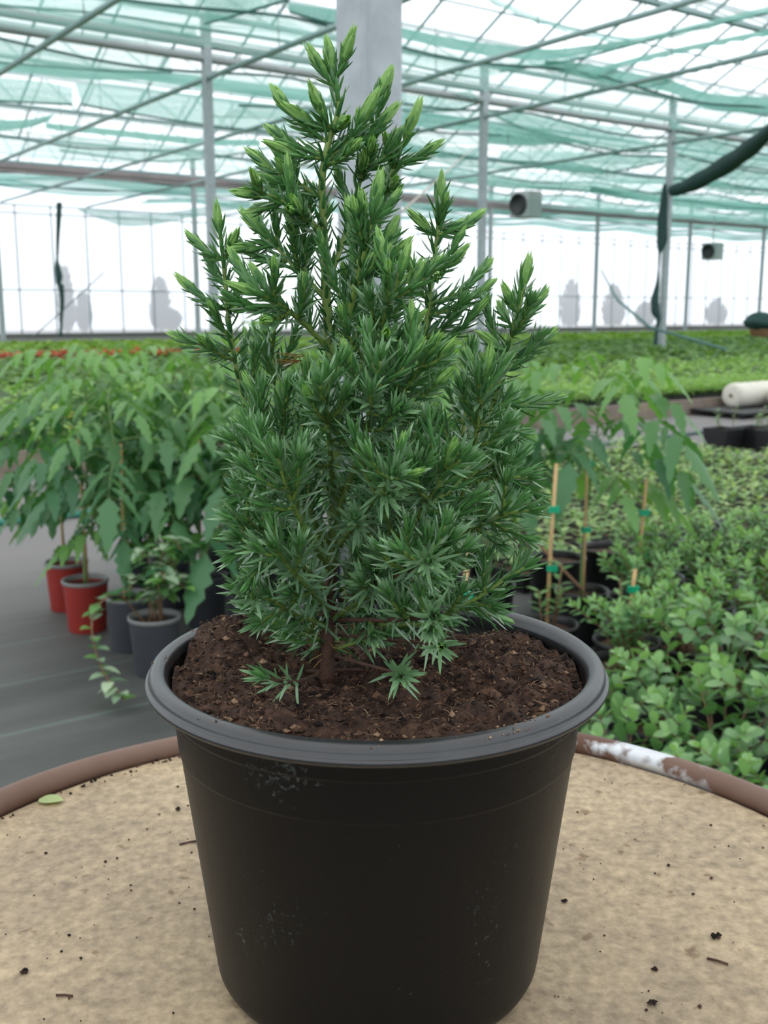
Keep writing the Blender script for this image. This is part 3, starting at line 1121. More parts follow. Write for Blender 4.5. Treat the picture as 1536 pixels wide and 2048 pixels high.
# ================================================================== BEDS AND CROPS
def scatter(name, area, n, h, L, W, mt, tints, label, cat, droop=0.3, per=5, flower=None, zb=0.0):
    """uncountable crop: many leaf tufts over a strip (s0, s1, p0, p1)"""
    s0, s1, p0, p1 = area
    m = MB()
    for _ in range(n):
        s, p = random.uniform(s0, s1), random.uniform(p0, p1)
        hh = h * random.uniform(0.5, 1.1)
        for k in range(per):
            a_ = random.uniform(0, 2 * pi)
            d = V3((cos(a_), sin(a_), random.uniform(0.1, 0.9)))
            m.leaf(sp(s, p, zb + hh * random.uniform(0.3, 1.0)), d, ZG, L * random.uniform(0.6, 1.2), W, droop, 0.2, 0, 3, 0, random.uniform(*tints))
    o = m.build(name, mt)
    return tag(o, label, cat, None, 'stuff')


# soil bases of the beds
m = MB()
m.box(sp(40, 23.8, 0.04), (U * 55, VV * 14.4, ZG * 0.035))
m.box(sp(40, 43.7, 0.02), (U * 60, VV * 5.3, ZG * 0.015), 1)
struct('floor_bed', m, [simple('bed_ground', (0.075, 0.125, 0.045), 0.9, var=0.4, scale=1.2), simple('dark_edge_ground', (0.10, 0.105, 0.085), 0.9, var=0.3, scale=1.0)])
scatter('bedding_plants', (3.2, 30, 9.4, 15.0), 2600, 0.16, 0.15, 0.075, M['bedgreen'], (0.1, 1.0),
        'pale green bedding plants filling the bed beyond the timber edging', 'bedding plants', zb=0.07)
scatter('field_crop', (-3, 60, 15.0, 27.0), 5800, 0.16, 0.30, 0.15, M['cropgreen'], (0.0, 1.0),
        'even mid green crop filling the wide bed around the right roof post', 'crop', zb=0.07)
scatter('field_crop', (4, 70, 27.5, 38), 4600, 0.07, 0.34, 0.22, M['farcrop'], (0.0, 1.0),
        'bright yellow green crop in front of the far wall', 'crop', zb=0.07)
scatter('flowering_plants', (5.5, 12.8, 23.0, 24.0), 320, 0.22, 0.12, 0.10, M['redflower'], (0, 1),
        'orange red flowers in a strip before the far wall at left', 'flowers', zb=0.14)

# timber edging along the bed
m = MB()
s = 1.0
t_edge = thing('bed_edging', 'weathered timber board edging the bed beyond the path', 'edging')
ed = MB()
ed.beam(sp(1, 7.85, 0.09), sp(22, 8.25, 0.09), 0.05, 0.18)
ed.build('board', M['board'], t_edge)
for k in range(11):
    e_ = MB()
    s = 1.4 + 2 * k
    e_.box(sp(s, 7.92 + 0.019 * s, 0.08), (U * 0.03, VV * 0.025, ZG * 0.085))
    e_.build('peg', M['board'], t_edge)
m = MB()
m.box(sp(13, 9.0, 0.04), (U * 13, VV * 0.85, ZG * 0.038))
struct('floor_tray_bed', m, M['plinth'])


# seedling trays
def make_tray(name, label, group, L, W, H, nx_, ny_, hp, mt, leafL, leafW):
    t = thing(name, label, 'seedling tray', (0, 0, 0), 0, group)
    m = MB()
    a, b = L / 2, W / 2
    rim = 0.012
    for (x0, x1, y0, y1) in ((-a, a, -b, -b + rim), (-a, a, b - rim, b), (-a, -a + rim, -b, b), (a - rim, a, -b, b)):
        m.box(((x0 + x1) / 2, (y0 + y1) / 2, H / 2), (V3(((x1 - x0) / 2, 0, 0)), V3((0, (y1 - y0) / 2, 0)), V3((0, 0, H / 2))))
    for i in range(1, nx_):
        x = -a + L * i / nx_
        m.box((x, 0, H * 0.5), (V3((0.003, 0, 0)), V3((0, b, 0)), V3((0, 0, H * 0.49))))
    for j in range(1, ny_):
        y = -b + W * j / ny_
        m.box((0, y, H * 0.5), (V3((a, 0, 0)), V3((0, 0.003, 0)), V3((0, 0, H * 0.49))))
    m.build('tray_body', M['dark_pot'], t)
    m = MB()
    m.box((0, 0, H * 0.44), (V3((a - 0.006, 0, 0)), V3((0, b - 0.006, 0)), V3((0, 0, H * 0.43))))
    m.build('soil', M['potsoil'], t)
    m = MB()
    for i in range(nx_):
        for j in range(ny_):
            if random.random() < 0.12:
                continue
            x = -a + L * (i + 0.5) / nx_ + random.uniform(-0.01, 0.01)
            y = -b + W * (j + 0.5) / ny_ + random.uniform(-0.01, 0.01)
            hh = hp * random.uniform(0.6, 1.2)
            tp = V3((x + random.uniform(-0.015, 0.015), y + random.uniform(-0.015, 0.015), H + hh))
            tn = random.uniform(0.05, 1.0)
            m.tube([(x, y, H * 0.85), tp], 0.0015, 4, 0, False, tn)
            for k in range(7):
                a_ = k * 2.4 + random.random()
                q = V3((x, y, H * 0.85)).lerp(tp, 0.35 + 0.65 * k / 6)
                m.leaf(q, V3((cos(a_), sin(a_), random.uniform(0.15, 0.9))), ZG, leafL * random.uniform(0.7, 1.2), leafW, 0.25, 0.2, 0, 3, 0, tn * random.uniform(0.6, 1.0))
    o = m.build('seedlings', mt, t)
    o['kind'] = 'stuff'
    return t


trays = [make_tray('seedling_tray', 'black tray of pale green seedlings in the bed right of the juniper', 'seedling trays in the right bed', 0.54, 0.31, 0.08, 5, 3, 0.085, M['seedling'], 0.075, 0.030) for _ in range(3)]
k = 0
spots = []
for j in range(8):
    for i in range(13):
        s, p = 3.30 + 0.575 * i, 3.36 + 0.35 * j
        P_ = sp(s, p)
        px, py = proj(P_ + ZG * 0.1)
        if px < 960 or px > 1640:
            continue
        if s > 7.3 and p > 4.9:
            continue
        spots.append((s, p))
for s, p in spots:
    z = 0.0
    P_ = sp(s, p, z)
    if k < 3:
        trays[k].location = P_
        trays[k].rotation_euler = (0, 0, GROT)
    else:
        dup(trays[k % 3], P_, GROT + random.choice((0, pi)) + random.uniform(-0.02, 0.02))
    k += 1
tr2 = [make_tray('seedling_tray', 'black tray of bright green seedlings behind the timber edging', 'seedling trays behind the timber edging', 0.56, 0.36, 0.09, 6, 4, 0.12, M['bedgreen'], 0.11, 0.045) for _ in range(2)]
k = 0
for j in range(3):
    for i in range(36):
        s, p = 2.0 + 0.60 * i, 8.32 + 0.40 * j + 0.02 * i
        P_ = sp(s, p, 0.08)
        px, py = proj(P_ + ZG * 0.15)
        if not (-60 < px < 1600) or 440 < px < 1010:
            continue
        if k < 2:
            tr2[k].location = P_
            tr2[k].rotation_euler = (0, 0, GROT)
        else:
            dup(tr2[k % 2], P_, GROT + random.choice((0, pi)))
        k += 1

# hoses on the path
rope([sp(0.2, 6.1, 0.02), sp(1.6, 6.02, 0.02), sp(2.5, 6.0, 0.02), sp(3.5, 6.15, 0.02)], 0.022, M['hose'], 'garden_hose', 'green hose lying on the path left of the tomato plants', 'hose')
rope([sp(5.2, 6.45, 0.02), sp(7.0, 6.55, 0.02), sp(8.7, 6.66, 0.02), sp(9.6, 6.7, 0.02)], 0.022, M['hosegrey'], 'garden_hose', 'dark hose lying on the path right of the juniper', 'hose')

# black square pots with reddish young plants at the right edge
def square_pot(s, p, label, group, seed):
    rnd = random.Random(seed)
    t = thing('square_pot', label, 'potted plant', sp(s, p), GROT, group)
    m = MB()
    for a_, b_, h_, z_ in ((0.125, 0.105, 0.20, 0.10),):
        vs = [(-b_, -b_, 0), (b_, -b_, 0), (b_, b_, 0), (-b_, b_, 0), (-a_, -a_, h_), (a_, -a_, h_), (a_, a_, h_), (-a_, a_, h_),
              (-a_ + .01, -a_ + .01, h_), (a_ - .01, -a_ + .01, h_), (a_ - .01, a_ - .01, h_), (-a_ + .01, a_ - .01, h_),
              (-a_ + .015, -a_ + .015, h_ - .03), (a_ - .015, -a_ + .015, h_ - .03), (a_ - .015, a_ - .015, h_ - .03), (-a_ + .015, a_ - .015, h_ - .03)]
        fs = [(0, 3, 2, 1)]
        for o_ in (0, 4, 8):
            for q in range(4):
                fs.append((o_ + q, o_ + (q + 1) % 4, o_ + 4 + (q + 1) % 4, o_ + 4 + q))
        m.add(vs, fs, 0, smooth=False)
    m.build('pot', M['dark_pot'], t)
    m = MB()
    m.box((0, 0, 0.16), (V3((0.108, 0, 0)), V3((0, 0.108, 0)), V3((0, 0, 0.012))))
    m.build('soil', M['potsoil'], t)
    m = MB()
    for q in range(3):
        x, y = rnd.uniform(-.06, .06), rnd.uniform(-.06, .06)
        tp = V3((x * 1.5, y * 1.5, 0.17 + rnd.uniform(.12, .24)))
        m.tube([(x, y, 0.17), tp], 0.003, 5, 1)
        for w_ in range(9):
            a_ = w_ * 2.4
            m.leaf(V3((x, y, .17)).lerp(tp, 0.3 + w_ / 12), V3((cos(a_), sin(a_), 0.4)), ZG, 0.055, 0.028, 0.2, 0.2, 0, 4, 0, rnd.random())
    m.build('foliage', [M['small_leaf'], M['twig']], t)
    return t


for i, (s, p) in enumerate([(7.72, 5.72), (8.02, 5.62), (8.32, 5.55), (7.95, 5.36), (8.25, 5.28), (8.60, 5.45)]):
    square_pot(s, p, ['large black square pot with a reddish young plant, leftmost at the right edge', 'large black square pot with a young plant, second from the left of its group',
                      'large black square pot standing behind the second one near the right edge', 'large black square pot in front at the right edge, near the seedlings',
                      'large black square pot cut by the right edge of the photo', 'large black square pot farthest back, below the white rolls'][i], 'black square pots by the path', 40 + i)

# white fleece rolls on a dark stand
def roll(c, ax, r, hl, label):
    m = MB()
    ax = V3(ax).normalized()
    t = thing('fleece_roll', label, 'fleece roll', c, 0, 'white rolls beyond the path')
    n = 24
    e = ax.orthogonal().normalized()
    g = ax.cross(e)
    vs, fs = [], []
    prof = [(0.02, -hl - 0.01), (r * 0.55, -hl), (r * 0.93, -hl), (r, -hl + 0.03), (r * 1.02, -hl * .3), (r * .98, hl * .4), (r, hl - 0.03), (r * 0.93, hl), (0.02, hl)]
    for rr, a_ in prof:
        for k in range(n):
            q = 2 * pi * k / n
            vs.append(ax * a_ + (e * cos(q) + g * sin(q)) * rr)
    for i in range(len(prof) - 1):
        for k in range(n):
            fs.append((i * n + k, i * n + (k + 1) % n, (i + 1) * n + (k + 1) % n, (i + 1) * n + k))
    m.add(vs, fs)
    m.build('fleece', M['fleece'], t)
    m = MB()
    m.tube([ax * (-hl - 0.02), ax * (hl + 0.02)], 0.022, 10)
    m.build('core', M['twig'], t)


c0 = onz(1462, 838, 0.0)
c0.z = 0
stand_p = c0 + U * 1.25 + VV * 0.25
t = thing('pallet_stand', 'low dark stand carrying the white fleece rolls beyond the path', 'stand', stand_p, GROT)
m = MB()
m.box((0, 0, 0.065), (V3((1.25, 0, 0)), V3((0, 0.40, 0)), V3((0, 0, 0.012))))
m.build('deck', M['darkbox'], t)
for x in (-1.0, 0, 1.0):
    m = MB()
    m.box((x, 0, 0.027), (V3((0.05, 0, 0)), V3((0, 0.2, 0)), V3((0, 0, 0.026))))
    m.build('bearer', M['darkbox'], t)
roll(stand_p + U * 0.34 + VV * 0.12 + ZG * 0.222, U, 0.145, 1.10, 'long white fleece roll lying on the dark stand beyond the path')
roll(stand_p - U * 0.25 - VV * 0.22 + ZG * 0.202, VV, 0.125, 0.12, 'short white fleece roll standing in front of the long roll')

# dark bundled net in a clay tub at the far right
bp_ = onz(1519, 682, 0.08)
t = thing('net_bundle', 'dark green bundled net over a brown tub in the field at the right edge', 'net bundle', bp_, 0)
m = MB()
m.lathe([(0.001, 0), (0.30, 0), (0.42, 0.45), (0.45, 0.48), (0.40, 0.48), (0.36, 0.40), (0.001, 0.40)], 28)
m.build('tub', M['terracotta'], t)
m = MB()
vs, fs = [], []
for i in range(13):
    ph = pi * i / 12
    for k in range(20):
        a_ = 2 * pi * k / 20
        r = 0.62 * sin(ph) * (1 + 0.3 * noise.noise((cos(a_) * 1.6, sin(a_) * 1.6, i * 0.4)))
        vs.append((r * cos(a_), r * sin(a_), 0.74 + 0.40 * cos(ph)))
for i in range(12):
    for k in range(20):
        fs.append((i * 20 + k, i * 20 + (k + 1) % 20, (i + 1) * 20 + (k + 1) % 20, (i + 1) * 20 + k))
m.add(vs, fs)
m.build('net', M['netroll'], t)
# ================================================================== POTTED PLANTS ROUND THE DRUM
def round_pot(t, r, h, mt, rim_mt=None, soil=True, taper=0.78):
    m = MB()
    rb = r * taper
    m.lathe([(0.001, 0), (rb, 0), (rb + 0.002, 0.004), (r * 0.94, h - 0.018), (r * 0.955, h - 0.014)], 36)
    m.lathe([(r * 0.90, h - 0.006), (r * 0.86, h - 0.045), (r * 0.80, h * 0.4)], 36)
    m.build('pot', mt, t)
    m = MB()
    m.lathe([(r * 0.945, h - 0.016), (r * 0.985, h - 0.014), (r, h - 0.008), (r * 0.99, h - 0.001), (r * 0.95, h), (r * 0.90, h - 0.004), (r * 0.885, h - 0.02)], 36)
    m.build('rim', rim_mt or mt, t)
    if soil:
        m = MB()
        n, L = 28, 6
        vs, fs = [(0, 0, h - 0.028)], []
        for i in range(1, L + 1):
            for k in range(n):
                a_ = 2 * pi * k / n
                rr = r * 0.865 * i / L
                vs.append((rr * cos(a_), rr * sin(a_), h - 0.03 + 0.006 * noise.noise((rr * 60 * cos(a_), rr * 60 * sin(a_), r * 99))))
        for k in range(n):
            fs.append((0, 1 + k, 1 + (k + 1) % n))
        for i in range(L - 1):
            for k in range(n):
                a_ = 1 + i * n
                fs.append((a_ + k, a_ + n + k, a_ + n + (k + 1) % n, a_ + (k + 1) % n))
        m.add(vs, fs)
        m.build('soil', M['potsoil'], t)


def compound(m, base, az, L, lift, tint, rnd, size=1.0, lobed=0.36):
    """a tomato leaf: a drooping stalk with lobed leaflets in pairs"""
    d = V3((cos(az), sin(az), 0))
    pts, q, el = [V3(base)], V3(base), lift
    for i in range(8):
        v = d * cos(el) + ZG * sin(el)
        q = q + v * (L / 8)
        pts.append(q.copy())
        el -= (lift + 0.85) / 8
    m.tube(pts, [0.0026 - 0.0002 * i for i in range(9)], 5, 1)
    side = V3((-sin(az), cos(az), 0))
    for i, sc in ((3, 0.62), (5, 0.92), (6, 0.42), (7, 0.85)):
        fw = (pts[i + 1] - pts[i - 1]).normalized()
        for sg in (-1, 1):
            dd = (side * sg * 0.9 + fw * 0.5 - ZG * rnd.uniform(0.05, 0.40)).normalized()
            ln = L * 0.40 * sc * rnd.uniform(0.85, 1.15) * size
            m.leaf(pts[i], dd, ZG + side * sg * 0.25, ln, ln * 0.50, rnd.uniform(0.30, 0.7), 0.30, lobed, 9, 0, min(1, max(0, tint + rnd.uniform(-.15, .15))))
    fw = (pts[8] - pts[7]).normalized()
    ln = L * 0.46 * size
    m.leaf(pts[8], fw, (fw.cross(side) * -1), ln, ln * 0.54, 0.4, 0.30, lobed, 9, 0, tint)


def plant_stem(h, rnd, lean=0.03):
    pts = []
    a_ = rnd.uniform(0, 6.3)
    for i in range(9):
        t = i / 8
        pts.append(V3((lean * sin(a_ + t * 3) * t * 2, lean * cos(a_ + t * 2.3) * t * 2, 0.17 + (h - 0.17) * t)))
    return pts


def tomato(s, p, label, group, seed, pot='grey_pot', rim=None, r=0.088, ph=0.20, h=1.0, nleaf=24, L=0.31, yellow=False, low=0.30, cane_h=0.74, rz=None):
    rnd = random.Random(seed)
    t = thing('tomato_plant', label, 'potted plant', sp(s, p), rz if rz is not None else rnd.uniform(0, 6), group)
    round_pot(t, r, ph, M[pot], M[rim] if rim else None)
    st = plant_stem(h, rnd)
    m = MB()
    m.tube(smooth_path(st, 2), [0.0065 - 0.00025 * i for i in range(17)], 7)
    m.build('stem', M['tomstem'], t)
    m = MB()
    for i in range(nleaf):
        tt = low + (1 - low) * i / (nleaf - 1)
        k = min(int(tt * 8), 7)
        q = st[k].lerp(st[k + 1], tt * 8 - k)
        az = i * 2.4 + rnd.uniform(-.3, .3)
        top = max(0, (tt - 0.72) / 0.28)
        tint = 0.16 + 0.75 * top + rnd.uniform(-.08, .08)
        if tt < low + 0.08:
            tint = 0.75
        compound(m, q, az, L * (1 - 0.35 * top) * rnd.uniform(0.85, 1.1) * (0.75 if tt < low + 0.1 else 1), rnd.uniform(0.25, 0.6) + 0.55 * top, tint, rnd)
    m.build('foliage', [M['tomato'], M['tomstem']], t)
    m = MB()
    cx, cy = rnd.uniform(-.03, .03), rnd.uniform(-.03, .03)
    m.tube([(cx, cy, 0.06), (cx * 0.7, cy * 0.7, cane_h * 0.5), (cx * 0.3, cy * 0.3, cane_h)], [0.006, 0.0055, 0.005], 7)
    m.build('cane', M['cane'], t)
    for z in (0.42, 0.66):
        m = MB()
        m.box((cx * 0.6 + 0.004, cy * 0.6, z), (V3((0.016, 0, 0)), V3((0, 0.010, 0)), V3((0, 0, 0.009))))
        m.build('clip', M['clip'], t)
    if yellow:
        m = MB()
        q0 = st[6] + V3((0, 0, 0.0))
        ctr = q0 + (t.matrix_basis.to_3x3().inverted() @ V3((-0.04, -0.13, 0.02)))
        m.tube([q0, q0.lerp(ctr, 0.5) + ZG * 0.02, ctr], 0.0025, 5, 1)
        for b in range(5):
            c_ = ctr + V3((rnd.uniform(-.035, .035), rnd.uniform(-.035, .035), rnd.uniform(-.03, .03)))
            for k in range(6):
                a_ = k * pi / 3
                m.leaf(c_, V3((cos(a_), sin(a_), 0.3)), ZG, 0.020, 0.008, 0.2, 0.1, 0, 3)
        m.build('flower', [M['yellow'], M['tomstem']], t)
    return t


GT = 'tomato plants standing left of the juniper'
tomato(1.36, 4.13, 'tomato plant in the red pot farthest back on the grey mat', GT, 1, 'red_pot', 'grey_rim', h=1.00)
tomato(1.32, 3.80, 'tomato plant with yellow flowers in the nearer red pot', GT, 2, 'red_pot', 'grey_rim', h=1.00, yellow=True, rz=0.4)
tomato(1.37, 3.49, 'tomato plant in the charcoal pot just in front of the red pots', GT, 3, h=0.93, rim='grey_rim')
tomato(1.72, 3.92, 'tomato plant in the second row behind the red pots, among the taller tops', GT, 4, h=1.04)
tomato(1.72, 3.60, 'tomato plant in the second row beside the charcoal pot', GT, 5, h=0.98)
tomato(1.74, 3.28, 'tomato plant with the largest spread leaf, close left of the juniper', GT, 6, h=0.86, L=0.38)
tomato(2.02, 4.05, 'tomato plant in the back row with the tallest tip, left of the juniper', GT, 7, h=1.10)
tomato(2.02, 3.72, 'tomato plant half hidden behind the left branches of the juniper', GT, 8, h=1.0)
tomato(2.04, 3.40, 'tomato plant directly behind the left side of the juniper', GT, 9, h=0.92)
tomato(2.32, 4.0, 'tomato plant behind the juniper, farthest back', GT, 10, h=1.0)
tomato(2.34, 3.62, 'tomato plant behind the juniper, by the near steel post', GT, 11, h=0.95)
tomato(1.72, 4.24, 'tomato plant at the back corner of the left block', GT, 12, h=1.0)


# variegated creeper in the front charcoal pot
def creeper():
    rnd = random.Random(31)
    t = thing('variegated_plant', 'pale variegated trailing plant in the front charcoal pot left of the juniper', 'potted plant', sp(1.335, 3.19))
    round_pot(t, 0.088, 0.20, M['grey_pot'], M['grey_rim'])
    inv = lambda a, b, c: V3((a, b, c))
    m = MB()
    stems = []
    for i in range(11):
        az = rnd.uniform(-1.9, 1.4)
        ln = rnd.uniform(0.16, 0.34)
        e = V3((cos(az) * ln * 0.8, sin(az) * ln * 0.8, rnd.uniform(0.05, 0.32)))
        P = smooth_path([V3((rnd.uniform(-.03, .03), rnd.uniform(-.03, .03), 0.17)), V3((e.x * .35, e.y * .35, 0.20 + e.z * 0.75)), V3((e.x * .75, e.y * .75, 0.2 + e.z)), V3((e.x, e.y, 0.17 + e.z))], 4)
        stems.append(P)
        m.tube(P, 0.0025, 5)
    P = smooth_path([V3((-0.02, -0.02, 0.17)), V3((-0.10, -0.10, 0.30)), V3((-0.15, -0.20, 0.24)), V3((-0.10, -0.30, 0.12)), V3((-0.02, -0.36, 0.04))], 5)
    stems.append(P)
    m.tube(P, 0.003, 5)
    m.build('stem', M['twig'], t)
    g, v = MB(), MB()
    for P in stems:
        for i in range(3, len(P)):
            for sg in (-1, 1):
                if rnd.random() < 0.15:
                    continue
                a_ = rnd.uniform(0, 6.3)
                q = g if rnd.random() < 0.6 else v
                q.leaf(P[i], V3((cos(a_), sin(a_), rnd.uniform(-0.1, 0.5))), ZG, rnd.uniform(0.04, 0.075), rnd.uniform(0.03, 0.045), 0.3, 0.25, 0.12, 6, 0, rnd.random())
    g.build('foliage', M['tomato'], t)
    q = v.build('pale_foliage', M['pale_leaf'], t)
    q['label'] = 'pale silvery leaves'


creeper()

# tall plants with canes to the right of the juniper
GR = 'tall staked plants right of the juniper'
tomato(2.52, 2.86, 'tall plant with drooping leaves right behind the juniper, in a black pot', GR, 21, 'dark_pot', r=0.10, h=1.0, L=0.36, nleaf=20, low=0.40)
tomato(2.74, 2.60, 'tall plant with the biggest drooping leaves right of the juniper', GR, 22, 'dark_pot', r=0.10, h=0.98, L=0.40, nleaf=20, low=0.50, cane_h=0.66, rz=0.3)
tomato(2.50, 3.14, 'tall plant half hidden behind the right branches of the juniper', GR, 23, 'dark_pot', r=0.10, h=0.96, L=0.34, nleaf=13, low=0.3)


# black pots with a bamboo cane and a short sprout
def cane_pot(s, p, label, seed, ch=0.5, r=0.105, h=0.20, sprout=0.16):
    rnd = random.Random(seed)
    t = thing('staked_pot', label, 'potted plant', sp(s, p), 0, 'black pots with bamboo canes')
    round_pot(t, r, h, M['dark_pot'])
    m = MB()
    m.tube([(0.0, 0, 0.05), (0.006, 0, h + ch * 0.5), (0.016, 0.0, h + ch)], 0.0062, 8)
    m.build('cane', M['cane'], t)
    for z in (h + ch * 0.35, h + ch * 0.72):
        m = MB()
        m.box((0.012, -0.004, z), (V3((0.017, 0, 0)), V3((0, 0.010, 0)), V3((0, 0, 0.010))))
        m.build('clip', M['clip'], t)
    m = MB()
    for k in range(3):
        a_ = rnd.uniform(0, 6.3)
        tp = V3((0.05 * cos(a_), 0.05 * sin(a_), h + sprout * rnd.uniform(0.7, 1.3)))
        m.tube([(0.02 * cos(a_), 0.02 * sin(a_), h - 0.04), tp], 0.003, 5, 1)
        for i in range(10):
            b = i * 2.4
            m.leaf(V3((0.02 * cos(a_), 0.02 * sin(a_), h)).lerp(tp, 0.25 + i * 0.08), V3((cos(b), sin(b), 0.5)), ZG, 0.05, 0.022, 0.2, 0.2, 0, 4, 0, rnd.uniform(0.3, 1))
    m.build('foliage', [M['small_leaf'], M['twig']], t)


cane_pot(2.83, 2.42, 'black pot with a bamboo cane and two green clips, at the seedling bed', 51, 0.42)
cane_pot(2.34, 2.37, 'black pot with the tallest bamboo cane, close to the rim of the juniper pot', 52, 0.52)
cane_pot(1.55, 1.86, 'black pot with a cut bamboo cane whose end shows above the drum rim', 54, 0.46)
cane_pot(2.42, 2.10, 'black pot with a short bamboo cane behind the round-leaved shrubs', 53, 0.22)
rope([ony(1040, 1050, 3.45), ony(1165, 1180, 3.32)], 0.006, M['twig'], 'bent_stick', 'bare brown stick slanting between the bamboo canes', 'stick')


# round-leaved shrubs in the right foreground and the finer ones behind
def make_shrub(label, group, seed, mt, H, spread, nst, leafL, leafW, nl, r=0.105, ph=0.19, rshape=0.06):
    rnd = random.Random(seed)
    t = thing('potted_shrub', label, 'potted shrub', (0, 0, 0), 0, group)
    round_pot(t, r, ph, M['dark_pot'])
    m, g = MB(), MB()
    for i in range(nst):
        az = i * 2.4 + rnd.uniform(-.4, .4)
        sp_ = spread * rnd.uniform(0.35, 1.0)
        hh = H * rnd.uniform(0.6, 1.0) * (1 - 0.25 * sp_ / spread)
        P = smooth_path([V3((rnd.uniform(-.03, .03), rnd.uniform(-.03, .03), ph - 0.03)), V3((cos(az) * sp_ * .35, sin(az) * sp_ * .35, ph + hh * 0.45)),
                         V3((cos(az) * sp_ * .75, sin(az) * sp_ * .75, ph + hh * 0.8)), V3((cos(az) * sp_, sin(az) * sp_, ph + hh))], 5)
        m.tube(P, [0.0034 - 0.0024 * k / (len(P) - 1) for k in range(len(P))], 5)
        for k in range(nl):
            tt = 0.22 + 0.78 * k / (nl - 1)
            j = min(int(tt * (len(P) - 1)), len(P) - 2)
            q = P[j].lerp(P[j + 1], tt * (len(P) - 1) - j)
            ax = (P[j + 1] - P[j]).normalized()
            e = ax.orthogonal().normalized()
            e2 = ax.cross(e)
            ph_ = (k % 2) * pi / 2 + rnd.uniform(-.3, .3)
            for sg in (0, pi):
                o_ = e * cos(ph_ + sg) + e2 * sin(ph_ + sg)
                dd = (o_ + ax * (0.45 + 0.7 * max(0, tt - .75) * 4) + ZG * 0.15).normalized()
                sc = rnd.uniform(0.75, 1.15) * (1 - 0.45 * max(0, tt - .85) / .15)
                g.leaf(q, dd, (ax + ZG * 0.8).normalized(), leafL * sc, leafW * sc, rnd.uniform(0, .2), 0.22, 0, 6, 0, min(1, 0.15 + 0.75 * max(0, tt - 0.6) * 2.5 + rnd.uniform(0, .25)), rshape)
    m.build('stem', M['twig'], t)
    g.build('foliage', mt, t)
    return t


GS = 'round-leaved shrubs in black pots right of the drum'
near = [make_shrub('round-leaved green shrub in a black pot', GS, 60 + i, M['round_leaf'], 0.27, 0.25, 13, 0.050, 0.029, 8, rshape=0.45) for i in range(3)]
NS = [(2.02, 1.62, 'round-leaved shrub nearest the juniper pot, with bare soil showing beside it', .9),
      (2.32, 1.66, 'round-leaved shrub leaning a long stem to the left, beyond the nearest row', 1.1),
      (2.62, 1.60, 'round-leaved shrub third from the left in its row, beyond the drum rim', 1.0),
      (1.86, 1.34, 'round-leaved shrub against the bright worn part of the drum rim', 0.95),
      (2.12, 1.30, 'round-leaved shrub in the nearest row, second from the left', 1.05),
      (2.40, 1.28, 'round-leaved shrub in the nearest row, third from the left', 1.0),
      (1.74, 1.06, 'round-leaved shrub lowest at the right edge above the drum rim', 0.9),
      (2.00, 1.02, 'round-leaved shrub cut by the right edge of the photo, near the drum', 1.0),
      (2.28, 0.98, 'round-leaved shrub just past the right edge beside the nearest row', 1.0),
      (1.74, 1.66, 'round-leaved shrub half hidden by the right side of the juniper pot', 0.95),
      (1.60, 1.38, 'round-leaved shrub low behind the drum rim, nearest the juniper pot', 0.9),
      (1.50, 1.08, 'round-leaved shrub low behind the drum rim at the right', 0.9)]
for i, (s, p, lb, sc) in enumerate(NS):
    if i < 3:
        o = near[i]
        o.location = sp(s, p)
        o.rotation_euler = (0, 0, i * 1.7)
        o.scale = (sc,) * 3
        o['label'] = lb
    else:
        dup(near[i % 3], sp(s, p), i * 1.3, lb, GS, sc)
GF = 'fine-leaved young shrubs in black pots'
fine = [make_shrub('fine-leaved young shrub in a black pot', GF, 80 + i, M['small_leaf'], 0.25, 0.17, 15, 0.042, 0.019, 9) for i in range(3)]
FS = [(2.28, 1.98, 'fine-leaved shrub just right of the juniper pot rim'), (2.56, 1.98, 'fine-leaved shrub second right of the juniper pot rim'),
      (2.86, 1.95, 'fine-leaved shrub with brown soil and pot edge showing in front'), (3.14, 1.92, 'fine-leaved shrub at the right edge behind the round-leaved ones'),
      (2.70, 2.28, 'fine-leaved shrub in front of the pot with two green clips'), (3.00, 2.26, 'fine-leaved shrub in the middle of the back row at right'),
      (3.30, 2.22, 'fine-leaved shrub in the back row by the right edge'), (3.12, 2.58, 'fine-leaved shrub against the front of the seedling bed'),
      (3.42, 2.55, 'fine-leaved shrub against the seedling bed, towards the right edge'), (3.72, 2.5, 'fine-leaved shrub against the seedling bed, at the right edge')]
for i, (s, p, lb) in enumerate(FS):
    if i < 3:
        o = fine[i]
        o.location = sp(s, p)
        o['label'] = lb
    else:
        dup(fine[i % 3], sp(s, p), i * 1.9, lb, GF, random.uniform(0.9, 1.1))
# row of black pots along the front of the seedling bed
for i in range(7):
    s, p = 2.98 + 0.30 * i, 2.97 + 0.0 * i
    t = thing('nursery_pot', 'empty black nursery pot in the row along the front of the seedling bed', 'pot', sp(s, p), 0, 'empty black pots in front of the seedling bed')
    round_pot(t, 0.12, 0.22, M['dark_pot'])

